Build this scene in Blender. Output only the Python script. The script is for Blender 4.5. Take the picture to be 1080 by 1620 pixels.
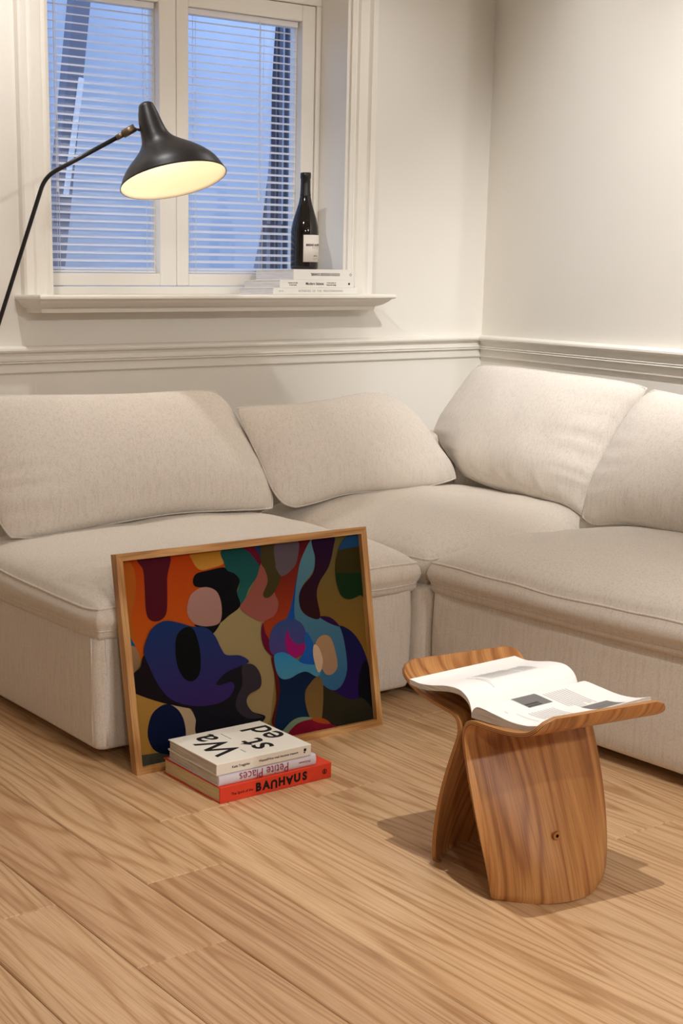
import bpy, bmesh, math, random
from mathutils import Vector, Matrix, noise as mnoise
random.seed(7)
for o in list(bpy.data.objects): bpy.data.objects.remove(o, do_unlink=True)
SC = bpy.context.scene
COL = SC.collection
# ------------------------------------------------------------------ camera
CAM_R = Vector((0.83186, -0.55498, 0.0)); CAM_F = Vector((0.54175, 0.81203, -0.21707)); CAM_U = Vector((0.12047, 0.18057, 0.97616))
cd = bpy.data.cameras.new('camera'); cam = bpy.data.objects.new('camera', cd); COL.objects.link(cam)
cam.matrix_world = Matrix(((CAM_R.x, CAM_U.x, -CAM_F.x, 0), (CAM_R.y, CAM_U.y, -CAM_F.y, 0), (CAM_R.z, CAM_U.z, -CAM_F.z, 1.06), (0, 0, 0, 1)))
cd.sensor_fit = 'VERTICAL'; cd.sensor_height = 36.0; cd.lens = 36.0 * 2136 / 1620
cd.shift_x = 220 / 1620; cd.shift_y = 125 / 1620; cd.clip_start = 0.05
SC.camera = cam
# ------------------------------------------------------------------ dusk sky, ceiling downlights, added rear fill, exposure
SC.view_settings.view_transform = 'Standard'; SC.view_settings.look = 'None'
SC.view_settings.gamma = 1.0; SC.view_settings.use_curve_mapping = False
SC.view_settings.exposure = 0.15
W = bpy.data.worlds.new('dusk_sky'); SC.world = W; W.use_nodes = True
wb = W.node_tree.nodes['Background']; wb.inputs[0].default_value = (0.43, 0.57, 0.95, 1); wb.inputs[1].default_value = 2.5
def spot(name, loc, aim, watts, deg, blend, size=0.03, col=(1.0, 0.86, 0.70)):
    l = bpy.data.lights.new(name, 'SPOT'); l.energy = watts; l.spot_size = math.radians(deg); l.spot_blend = blend
    l.shadow_soft_size = size; l.color = col
    o = bpy.data.objects.new(name, l); COL.objects.link(o); o.location = loc
    o.rotation_euler = (Vector(aim) - Vector(loc)).to_track_quat('-Z', 'Y').to_euler()
    return o
CEIL = 2.50
LC = (1.0, .994, .985)
spot('downlight_stool', (1.50, 1.28, CEIL - .03), (1.58, 1.34, 0), 100, 70, .95, .012, LC)
spot('downlight_window_left', (1.66, 3.32, CEIL - .03), (1.45, 3.80, .8), 36, 116, 1.0, .03, LC)
spot('downlight_window_right', (3.20, 3.20, CEIL - .03), (3.02, 3.38, 0), 14, 134, 1.0, .03, LC)
spot('downlight_right_wall', (2.10, 1.35, CEIL - .03), (3.38, 2.48, 1.30), 265, 54, 1.0, .03, LC)
spot('downlight_entry', (1.30, -.30, CEIL - .03), (1.50, .9, 0), 36, 110, 1.0, .03, LC)
spot('rear_fill_left', (-.6, -2.0, CEIL - .03), (.1, -.6, 0), 100, 150, .6, .08, LC)  # added unseen fill behind the camera, brightens surfaces facing it
spot('rear_fill_right', (2.0, -2.2, CEIL - .03), (2.2, -.8, 0), 165, 150, .6, .08, LC)  # second added fill spot, low-angle frontal light on walls and sofa
spot('downlight_sill', (1.15, 2.35, CEIL - .03), (2.72, 3.72, 1.28), 60, 27, 1.0, .02, LC)
# ------------------------------------------------------------------ materials
def srgb(r, g, b):
    f = lambda c: (c / 255 / 12.92) if c / 255 <= .04045 else ((c / 255 + .055) / 1.055) ** 2.4
    return (f(r), f(g), f(b), 1)
def mat(name, col, rough=.5, spec=.5, metal=0.0):
    m = bpy.data.materials.new(name); m.use_nodes = True
    b = m.node_tree.nodes['Principled BSDF']
    b.inputs['Base Color'].default_value = col; b.inputs['Roughness'].default_value = rough
    b.inputs['Specular IOR Level'].default_value = spec; b.inputs['Metallic'].default_value = metal
    return m
def nd(m, t, **kw):
    n = m.node_tree.nodes.new(t)
    for k, v in kw.items(): setattr(n, k, v)
    return n
def lk(m, a, b): m.node_tree.links.new(a, b)
def ramp(m, stops):
    n = nd(m, 'ShaderNodeValToRGB'); e = n.color_ramp.elements
    while len(e) < len(stops): e.new(.5)
    for i, (p, c) in enumerate(stops): e[i].position = p; e[i].color = c
    return n
def mixc(m, f, a, b, mode='MIX'):
    n = nd(m, 'ShaderNodeMix', data_type='RGBA', blend_type=mode)
    for i, v in ((0, f), (6, a), (7, b)):
        if isinstance(v, (int, float, tuple)): n.inputs[i].default_value = v
        else: lk(m, v, n.inputs[i])
    return n.outputs[2]
def tex(m, kind, scale, vec=None, detail=2, dist=0.0, rough=.5):
    n = nd(m, 'ShaderNodeTexNoise'); n.inputs['Scale'].default_value = scale
    n.inputs['Detail'].default_value = detail; n.inputs['Distortion'].default_value = dist; n.inputs['Roughness'].default_value = rough
    if vec is not None: lk(m, vec, n.inputs['Vector'])
    return n.outputs['Fac']
def coords(m, which='Object', scale=(1, 1, 1), rand=False, rot=(0, 0, 0)):
    tc = nd(m, 'ShaderNodeTexCoord'); out = tc.outputs[which]
    if rand:
        oi = nd(m, 'ShaderNodeObjectInfo'); ml = nd(m, 'ShaderNodeMath', operation='MULTIPLY'); ml.inputs[1].default_value = 53.7
        lk(m, oi.outputs['Random'], ml.inputs[0]); ad = nd(m, 'ShaderNodeVectorMath', operation='ADD')
        lk(m, out, ad.inputs[0]); lk(m, ml.outputs[0], ad.inputs[1]); out = ad.outputs[0]
    mp = nd(m, 'ShaderNodeMapping'); mp.inputs['Scale'].default_value = scale; mp.inputs['Rotation'].default_value = rot
    lk(m, out, mp.inputs['Vector']); return mp.outputs['Vector']
def bump(m, h, strength, dist=.001):
    b = nd(m, 'ShaderNodeBump'); b.inputs['Strength'].default_value = strength; b.inputs['Distance'].default_value = dist
    lk(m, h, b.inputs['Height']); lk(m, b.outputs['Normal'], m.node_tree.nodes['Principled BSDF'].inputs['Normal'])
def setcol(m, out): lk(m, out, m.node_tree.nodes['Principled BSDF'].inputs['Base Color'])

def m_paint(name, col, bs=.08):
    m = mat(name, col, .62, .35); h = tex(m, 'n', 260, coords(m), 3); bump(m, h, bs, .0006)
    v = tex(m, 'n', 1.7, coords(m), 3)
    r = ramp(m, [(.3, tuple(c * .965 for c in col[:3]) + (1,)), (.7, col)]); lk(m, v, r.inputs[0]); setcol(m, r.outputs[0]); return m
def m_fabric(name, col):
    m = mat(name, col, .92, .12)
    m.node_tree.nodes['Principled BSDF'].inputs['Sheen Weight'].default_value = .2
    m.node_tree.nodes['Principled BSDF'].inputs['Sheen Roughness'].default_value = .6
    d = tuple(c * .80 for c in col[:3]) + (1,); l = tuple(min(1, c * 1.06) for c in col[:3]) + (1,)
    a = tex(m, 'n', 1.0, coords(m, 'Object', (620, 620, 210)), 2, .2); b = tex(m, 'n', 1.0, coords(m, 'Object', (230, 230, 700)), 2, .2)
    mm = nd(m, 'ShaderNodeMath', operation='ADD'); lk(m, a, mm.inputs[0]); lk(m, b, mm.inputs[1])
    mh = nd(m, 'ShaderNodeMath', operation='MULTIPLY'); lk(m, mm.outputs[0], mh.inputs[0]); mh.inputs[1].default_value = .5
    r = ramp(m, [(.34, d), (.50, col), (.70, l)]); lk(m, mh.outputs[0], r.inputs[0])
    sl = tex(m, 'n', 1.0, coords(m, 'Object', (150, 150, 14)), 2, .3); r3 = ramp(m, [(.34, (.93, .92, .90, 1)), (.52, (1, 1, 1, 1))]); lk(m, sl, r3.inputs[0])
    setcol(m, mixc(m, 1.0, r.outputs[0], r3.outputs[0], 'MULTIPLY')); bump(m, mh.outputs[0], .5, .0010); return m
def contour(m, vec, scale, rings, detail=1.5, dist=.4):
    # growth rings as contour lines of a smooth, stretched noise field
    n = tex(m, 'n', scale, vec, detail, dist, .42); a = nd(m, 'ShaderNodeMath', operation='MULTIPLY'); lk(m, n, a.inputs[0]); a.inputs[1].default_value = rings
    s = nd(m, 'ShaderNodeMath', operation='SINE'); lk(m, a.outputs[0], s.inputs[0])
    q = nd(m, 'ShaderNodeMath', operation='MULTIPLY_ADD'); lk(m, s.outputs[0], q.inputs[0]); q.inputs[1].default_value = .5; q.inputs[2].default_value = .5
    return q.outputs[0]
def m_oakfloor(name):
    m = mat(name, srgb(200, 160, 115), .40, .4)
    c1 = contour(m, coords(m, 'Object', (8.5, .50, 1), True), 1.0, 105)
    fine = tex(m, 'n', 1, coords(m, 'Object', (420, 9, 1), True), 3, .2)
    mid = tex(m, 'n', 1, coords(m, 'Object', (60, 2.2, 1), True), 3, .4)
    broad = tex(m, 'n', 1, coords(m, 'Object', (7, .7, 1), True), 3, .6)
    r1 = ramp(m, [(0, srgb(188, 147, 104)), (.14, srgb(204, 165, 122)), (.4, srgb(212, 175, 133)), (1, srgb(216, 180, 139))]); lk(m, c1, r1.inputs[0])
    r2 = ramp(m, [(.38, (.84, .80, .76, 1)), (.54, (1, 1, 1, 1))]); lk(m, fine, r2.inputs[0])
    r5 = ramp(m, [(.36, (.90, .88, .85, 1)), (.56, (1, 1, 1, 1))]); lk(m, mid, r5.inputs[0])
    r3 = ramp(m, [(.3, (.92, .89, .86, 1)), (.7, (1.0, 1.0, 1.0, 1))]); lk(m, broad, r3.inputs[0])
    oi = nd(m, 'ShaderNodeObjectInfo'); r4 = None
    c = r1.outputs[0]
    for r in (r2, r5, r3): c = mixc(m, 1.0, c, r.outputs[0], 'MULTIPLY')
    c = mixc(m, 1.0, c, oi.outputs['Color'], 'MULTIPLY')
    setcol(m, c); bump(m, fine, .12, .0006); return m
def m_veneer(name, c1, c2, c3, rough=.38, sx=1.0):
    # grain runs along V of the mesh's UV map
    m = mat(name, c2, rough, .45)
    w = contour(m, coords(m, 'UV', (9 * sx, 1.0, 1)), 1.0, 80)
    fine = tex(m, 'n', 1, coords(m, 'UV', (480 * sx, 9, 1)), 3, .2); mid = tex(m, 'n', 1, coords(m, 'UV', (90 * sx, 2.4, 1)), 3, .4)
    r1 = ramp(m, [(0, c1), (.35, c2), (1, c3)]); lk(m, w, r1.inputs[0])
    r2 = ramp(m, [(.38, (.76, .70, .64, 1)), (.54, (1, 1, 1, 1))]); lk(m, fine, r2.inputs[0]); r3 = ramp(m, [(.36, (.82, .78, .74, 1)), (.6, (1, 1, 1, 1))]); lk(m, mid, r3.inputs[0])
    setcol(m, mixc(m, .9, mixc(m, .9, r1.outputs[0], r2.outputs[0], 'MULTIPLY'), r3.outputs[0], 'MULTIPLY')); bump(m, fine, .1, .0005); return m
def m_stripes(name, c1, c2, n, rough=.5):
    # layered edge: stripes across V of the UV map
    m = mat(name, c1, rough, .4); tc = nd(m, 'ShaderNodeTexCoord'); sp = nd(m, 'ShaderNodeSeparateXYZ'); lk(m, tc.outputs['UV'], sp.inputs[0])
    ml = nd(m, 'ShaderNodeMath', operation='MULTIPLY'); ml.inputs[1].default_value = n; lk(m, sp.outputs['Y'], ml.inputs[0])
    fr = nd(m, 'ShaderNodeMath', operation='FRACT'); lk(m, ml.outputs[0], fr.inputs[0])
    r = ramp(m, [(.0, c1), (.42, c1), (.5, c2), (.92, c2), (1, c1)]); lk(m, fr.outputs[0], r.inputs[0]); setcol(m, r.outputs[0]); return m
def m_pages(name, col, dark):
    m = mat(name, col, .8, .2); a = tex(m, 'n', 1, coords(m, 'Object', (14, 14, 1500)), 2)
    r = ramp(m, [(.36, dark), (.58, col)]); lk(m, a, r.inputs[0]); setcol(m, r.outputs[0]); bump(m, a, .3, .0006); return m
M = dict(
    wall=m_paint('wall_paint', srgb(240, 235, 226)), trim=m_paint('trim_paint', srgb(243, 238, 228), .03),
    ceiling=m_paint('ceiling_paint', srgb(240, 236, 228)),
    fabric=m_fabric('linen', srgb(222, 212, 199)), cush=m_fabric('linen_light', srgb(229, 220, 209)),
    floor=m_oakfloor('oak_floor'), sub=mat('subfloor', srgb(60, 42, 28), .9),
    veneer=m_veneer('stool_veneer', srgb(160, 104, 54), srgb(186, 128, 72), srgb(198, 142, 84)),
    plyedge=m_stripes('ply_edge', srgb(205, 150, 92), srgb(120, 70, 34), 3),
    frameoak=m_veneer('frame_oak', srgb(178, 128, 72), srgb(200, 150, 92), srgb(210, 164, 106), .45, .6),
    black=mat('black_lacquer', srgb(26, 23, 24), .42, .5), rod=mat('rod_black', srgb(18, 16, 18), .35, .5),
    inner=mat('shade_inner', srgb(240, 229, 208), .7, .1), bronze=mat('joint_bronze', srgb(125, 108, 88), .4, .5, .8),
    brass=mat('brass_bolt', srgb(190, 150, 110), .3, .5, 1.0), dark=mat('dark_gap', srgb(16, 13, 11), .9, .1),
    paper=mat('page_paper', srgb(246, 243, 238), .75, .2), pages=m_pages('page_edges', srgb(222, 214, 203), srgb(160, 148, 136)),
    pagesw=m_pages('page_edges_white', srgb(238, 234, 232), srgb(200, 193, 192)),
    pagesy=m_pages('page_edges_cream', srgb(226, 208, 164), srgb(188, 164, 116)),
    cwhite=mat('cover_offwhite', srgb(236, 230, 216), .6, .3), cwhite2=mat('cover_white', srgb(240, 237, 230), .55, .3),
    lilac=mat('cover_lilac', srgb(216, 212, 222), .35, .5), red=mat('cover_red', srgb(222, 66, 40), .55, .35),
    ink=mat('ink', srgb(28, 24, 24), .7, .2), inkpale=mat('ink_pale', srgb(206, 203, 201), .7, .2), inkgrey=mat('ink_grey', srgb(172, 168, 165), .7, .2), inkred=mat('ink_crimson', srgb(160, 24, 62), .6, .3),
    photo=mat('photo_grey', srgb(120, 116, 114), .6, .3), photod=mat('photo_dark', srgb(66, 62, 62), .6, .3),
    blind=mat('blind_slat', srgb(232, 230, 232), .45, .5), cord=mat('blind_cord', srgb(225, 225, 230), .8, .2),
    glassb=mat('bottle_glass', srgb(14, 9, 10), .06, .6), foil=mat('bottle_foil', srgb(22, 20, 22), .3, .5), label=mat('bottle_label', srgb(238, 230, 222), .7, .2),
    sheet=m_paint('pale_sheet', srgb(225, 232, 240), .02), render_grey=mat('grey_render', srgb(112, 112, 118), .8, .2),
    poststeel=mat('post_steel', srgb(120, 122, 136), .6, .3), steel=mat('outdoor_steel', srgb(214, 216, 228), .6, .3), darkbar=mat('outdoor_dark', srgb(80, 82, 94), .7, .2), outwhite=mat('outdoor_white', srgb(245, 247, 250), .6, .2),
)
def m_glass():
    m = bpy.data.materials.new('window_glass'); m.use_nodes = True; nt = m.node_tree; nt.nodes.clear()
    o = nd(m, 'ShaderNodeOutputMaterial'); t = nd(m, 'ShaderNodeBsdfTransparent'); g = nd(m, 'ShaderNodeBsdfGlossy'); x = nd(m, 'ShaderNodeMixShader')
    t.inputs[0].default_value = (.94, .97, .98, 1); g.inputs['Roughness'].default_value = .02; x.inputs[0].default_value = .06
    lk(m, t.outputs[0], x.inputs[1]); lk(m, g.outputs[0], x.inputs[2]); lk(m, x.outputs[0], o.inputs[0]); return m
M['glass'] = m_glass()
def m_vcol():
    m = mat('print_ink', (1, 1, 1, 1), .7, .08); a = nd(m, 'ShaderNodeAttribute'); a.attribute_name = 'Col'; setcol(m, a.outputs['Color']); return m
M['print'] = m_vcol()
def m_emit():
    m = bpy.data.materials.new('bulb_glow'); m.use_nodes = True; nt = m.node_tree; nt.nodes.clear()
    o = nd(m, 'ShaderNodeOutputMaterial'); e = nd(m, 'ShaderNodeEmission'); e.inputs[0].default_value = (1, .82, .58, 1); e.inputs[1].default_value = 12
    lk(m, e.outputs[0], o.inputs[0]); return m
M['bulb'] = m_emit()
# ------------------------------------------------------------------ helpers
def wm(o):
    if o.parent is None: return o.matrix_basis.copy()
    return wm(o.parent) @ o.matrix_parent_inverse @ o.matrix_basis
def link(name, me, m, parent=None, smooth=False):
    o = bpy.data.objects.new(name, me); COL.objects.link(o)
    if m is not None and not me.materials: me.materials.append(M[m] if isinstance(m, str) else m)
    if parent is not None: o.parent = parent; o.matrix_parent_inverse = wm(parent).inverted()
    if smooth: me.polygons.foreach_set('use_smooth', [True] * len(me.polygons))
    return o
def pyd(name, v, f, m, parent=None, smooth=False):
    me = bpy.data.meshes.new(name); me.from_pydata([tuple(p) for p in v], [], f); me.update(); return link(name, me, m, parent, smooth)
def bmo(name, bm, m, parent=None, smooth=False):
    bmesh.ops.recalc_face_normals(bm, faces=bm.faces[:])
    me = bpy.data.meshes.new(name); bm.to_mesh(me); bm.free(); return link(name, me, m, parent, smooth)
def tag(o, label=None, cat=None, group=None, kind=None):
    for k, v in (('label', label), ('category', cat), ('group', group), ('kind', kind)):
        if v: o[k] = v
    return o
def empty(name, loc=(0, 0, 0), rz=0, label=None, cat=None, group=None, kind=None):
    o = bpy.data.objects.new(name, None); COL.objects.link(o); o.location = loc; o.rotation_euler.z = rz; o.empty_display_size = .05
    return tag(o, label, cat, group, kind)
def box(bm, x0, x1, y0, y1, z0, z1, bev=0.0, seg=2):
    vs = bmesh.ops.create_cube(bm, size=1)['verts']
    for v in vs: v.co = Vector(((x0 + x1) / 2 + v.co.x * (x1 - x0), (y0 + y1) / 2 + v.co.y * (y1 - y0), (z0 + z1) / 2 + v.co.z * (z1 - z0)))
    if bev:
        es = list({e for v in vs for e in v.link_edges}); bmesh.ops.bevel(bm, geom=es, offset=bev, segments=seg, affect='EDGES', profile=.5)
def boxo(name, x0, x1, y0, y1, z0, z1, m, parent=None, bev=0.0, seg=2, smooth=False):
    bm = bmesh.new(); box(bm, x0, x1, y0, y1, z0, z1, bev, seg); return bmo(name, bm, m, parent, smooth)
def tube(bm, pts, r, n=8, closed=False, radii=None):
    pts = [Vector(p) for p in pts]; k = len(pts); rings = []; up = None
    for i in range(k):
        a = pts[(i - 1) % k] if (closed or i > 0) else pts[0]; b = pts[(i + 1) % k] if (closed or i < k - 1) else pts[-1]
        t = (b - a).normalized()
        if up is None:
            up = Vector((0, 0, 1)) if abs(t.z) < .9 else Vector((1, 0, 0))
        s = t.cross(up).normalized(); up = s.cross(t).normalized(); rr = radii[i] if radii else r
        rings.append([bm.verts.new(pts[i] + (s * math.cos(2 * math.pi * j / n) + up * math.sin(2 * math.pi * j / n)) * rr) for j in range(n)])
    for i in range(k if closed else k - 1):
        A, B = rings[i], rings[(i + 1) % k]
        off = 0
        if closed and i == k - 1: off = min(range(n), key=lambda q: (B[q].co - A[0].co).length)
        for j in range(n): bm.faces.new((A[j], A[(j + 1) % n], B[(j + 1 + off) % n], B[(j + off) % n]))
    if not closed:
        bm.faces.new(rings[0][::-1]); bm.faces.new(rings[-1])
def lathe(bm, prof, n=32, cx=0, cy=0):
    rings = []
    for r, z in prof:
        if r < 1e-6: rings.append([bm.verts.new((cx, cy, z))])
        else: rings.append([bm.verts.new((cx + r * math.cos(2 * math.pi * j / n), cy + r * math.sin(2 * math.pi * j / n), z)) for j in range(n)])
    for A, B in zip(rings, rings[1:]):
        for j in range(n):
            q = [A[j % len(A)], A[(j + 1) % len(A)], B[(j + 1) % len(B)], B[j % len(B)]]
            u = []
            for v in q:
                if v not in u: u.append(v)
            if len(u) > 2: bm.faces.new(u)
def cat_rom(P, n, closed=False):
    P = [Vector(p) for p in P]; k = len(P); out = []
    segs = k if closed else k - 1
    for i in range(segs):
        p1, p2 = P[i], P[(i + 1) % k]
        p0 = P[(i - 1) % k] if (closed or i > 0) else p1 * 2 - p2
        p3 = P[(i + 2) % k] if (closed or i < k - 2) else p2 * 2 - p1
        for j in range(n):
            t = j / n
            out.append(.5 * ((2 * p1) + (p2 - p0) * t + (2 * p0 - 5 * p1 + 4 * p2 - p3) * t * t + (3 * p1 - p0 - 3 * p2 + p3) * t ** 3))
    if not closed: out.append(P[-1])
    return out
def resample(P, n):
    L = [0]
    for a, b in zip(P, P[1:]): L.append(L[-1] + (b - a).length)
    out = []; j = 0
    for i in range(n + 1):
        s = L[-1] * i / n
        while j < len(P) - 2 and L[j + 1] < s: j += 1
        d = L[j + 1] - L[j]; out.append(P[j].lerp(P[j + 1], 0 if d < 1e-9 else (s - L[j]) / d))
    return out
def text_mesh(body, size, offset=0.0, extrude=.0003, align='CENTER', spacing=1.0, shear=0.0):
    cu = bpy.data.curves.new('lettering', 'FONT'); cu.body = body; cu.size = size; cu.offset = offset; cu.extrude = extrude
    cu.align_x = align; cu.align_y = 'CENTER'; cu.space_character = spacing; cu.shear = shear; cu.resolution_u = 3
    o = bpy.data.objects.new('lettering', cu); COL.objects.link(o); dg = bpy.context.evaluated_depsgraph_get()
    me = bpy.data.meshes.new_from_object(o.evaluated_get(dg)); bpy.data.objects.remove(o, do_unlink=True)
    me.materials.clear(); return me
def place_text(name, me, origin, right, up, m, parent, sx=1.0):
    r = Vector(right).normalized(); u = Vector(up).normalized(); n = r.cross(u); me = me.copy()
    me.transform(Matrix(((r.x * sx, u.x, n.x, origin[0]), (r.y * sx, u.y, n.y, origin[1]), (r.z * sx, u.z, n.z, origin[2]), (0, 0, 0, 1))))
    return link(name, me, m, parent)
CUSH_A = dict(B=[(1.495,3.151,0.430),(1.581,3.150,0.427),(1.716,3.153,0.434),(1.856,3.157,0.444),(2.023,3.160,0.450),(2.172,3.157,0.444),(2.362,3.152,0.431)],
  R=[(2.362,3.152,0.431),(2.363,3.182,0.499),(2.340,3.221,0.586),(2.316,3.253,0.656),(2.289,3.283,0.724),(2.254,3.306,0.774)],
  T=[(1.517,3.314,0.792),(1.673,3.310,0.783),(1.949,3.306,0.775),(2.184,3.307,0.776),(2.254,3.306,0.774)],
  L=[(1.495,3.151,0.430),(1.473,3.189,0.515),(1.475,3.246,0.641),(1.517,3.314,0.792)])
CUSH_B = dict(B=[(2.421,3.136,0.432),(2.510,3.147,0.440),(2.619,3.162,0.452),(2.728,3.172,0.452),(2.839,3.179,0.446),(3.015,3.195,0.446),(3.153,3.210,0.454)],
  R=[(3.153,3.210,0.454),(3.137,3.229,0.506),(3.096,3.250,0.565),(3.055,3.272,0.629),(2.996,3.291,0.690),(2.916,3.304,0.739)],
  T=[(2.279,3.243,0.729),(2.420,3.254,0.725),(2.522,3.262,0.724),(2.683,3.280,0.733),(2.826,3.298,0.745),(2.916,3.304,0.739)],
  L=[(2.421,3.136,0.432),(2.379,3.141,0.452),(2.350,3.156,0.496),(2.327,3.187,0.579),(2.307,3.208,0.636),(2.279,3.243,0.729)])
CUSH_C = dict(B=[(3.183,3.216,0.464),(3.152,3.078,0.451),(3.130,2.973,0.445),(3.101,2.828,0.442),(3.081,2.722,0.442),(3.065,2.647,0.436),(3.047,2.586,0.420)],
  R=[(3.047,2.586,0.420),(3.067,2.589,0.473),(3.085,2.576,0.528),(3.117,2.574,0.617),(3.145,2.541,0.709),(3.157,2.507,0.760),(3.164,2.479,0.794)],
  T=[(3.332,3.317,0.819),(3.289,3.096,0.816),(3.244,2.871,0.810),(3.215,2.723,0.807),(3.181,2.557,0.801),(3.164,2.479,0.794)],
  L=[(3.183,3.216,0.464),(3.234,3.356,0.531),(3.269,3.443,0.582),(3.290,3.430,0.645),(3.309,3.392,0.716),(3.326,3.353,0.783),(3.332,3.317,0.819)])
CUSH_D = dict(B=[(2.993,2.553,0.430),(2.988,2.498,0.420),(2.993,2.406,0.436),(2.991,2.309,0.433),(2.987,2.204,0.426),(2.984,2.068,0.423),(2.975,1.850,0.405)],
  R=[(2.975,1.850,0.405),(3.011,1.833,0.497),(3.060,1.812,0.618),(3.101,1.785,0.723)],
  T=[(3.137,2.450,0.795),(3.131,2.345,0.781),(3.123,2.201,0.765),(3.114,2.010,0.747),(3.101,1.785,0.723)],
  L=[(2.993,2.553,0.430),(3.031,2.557,0.526),(3.067,2.538,0.615),(3.107,2.507,0.717),(3.127,2.479,0.767),(3.137,2.450,0.795)])
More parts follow.
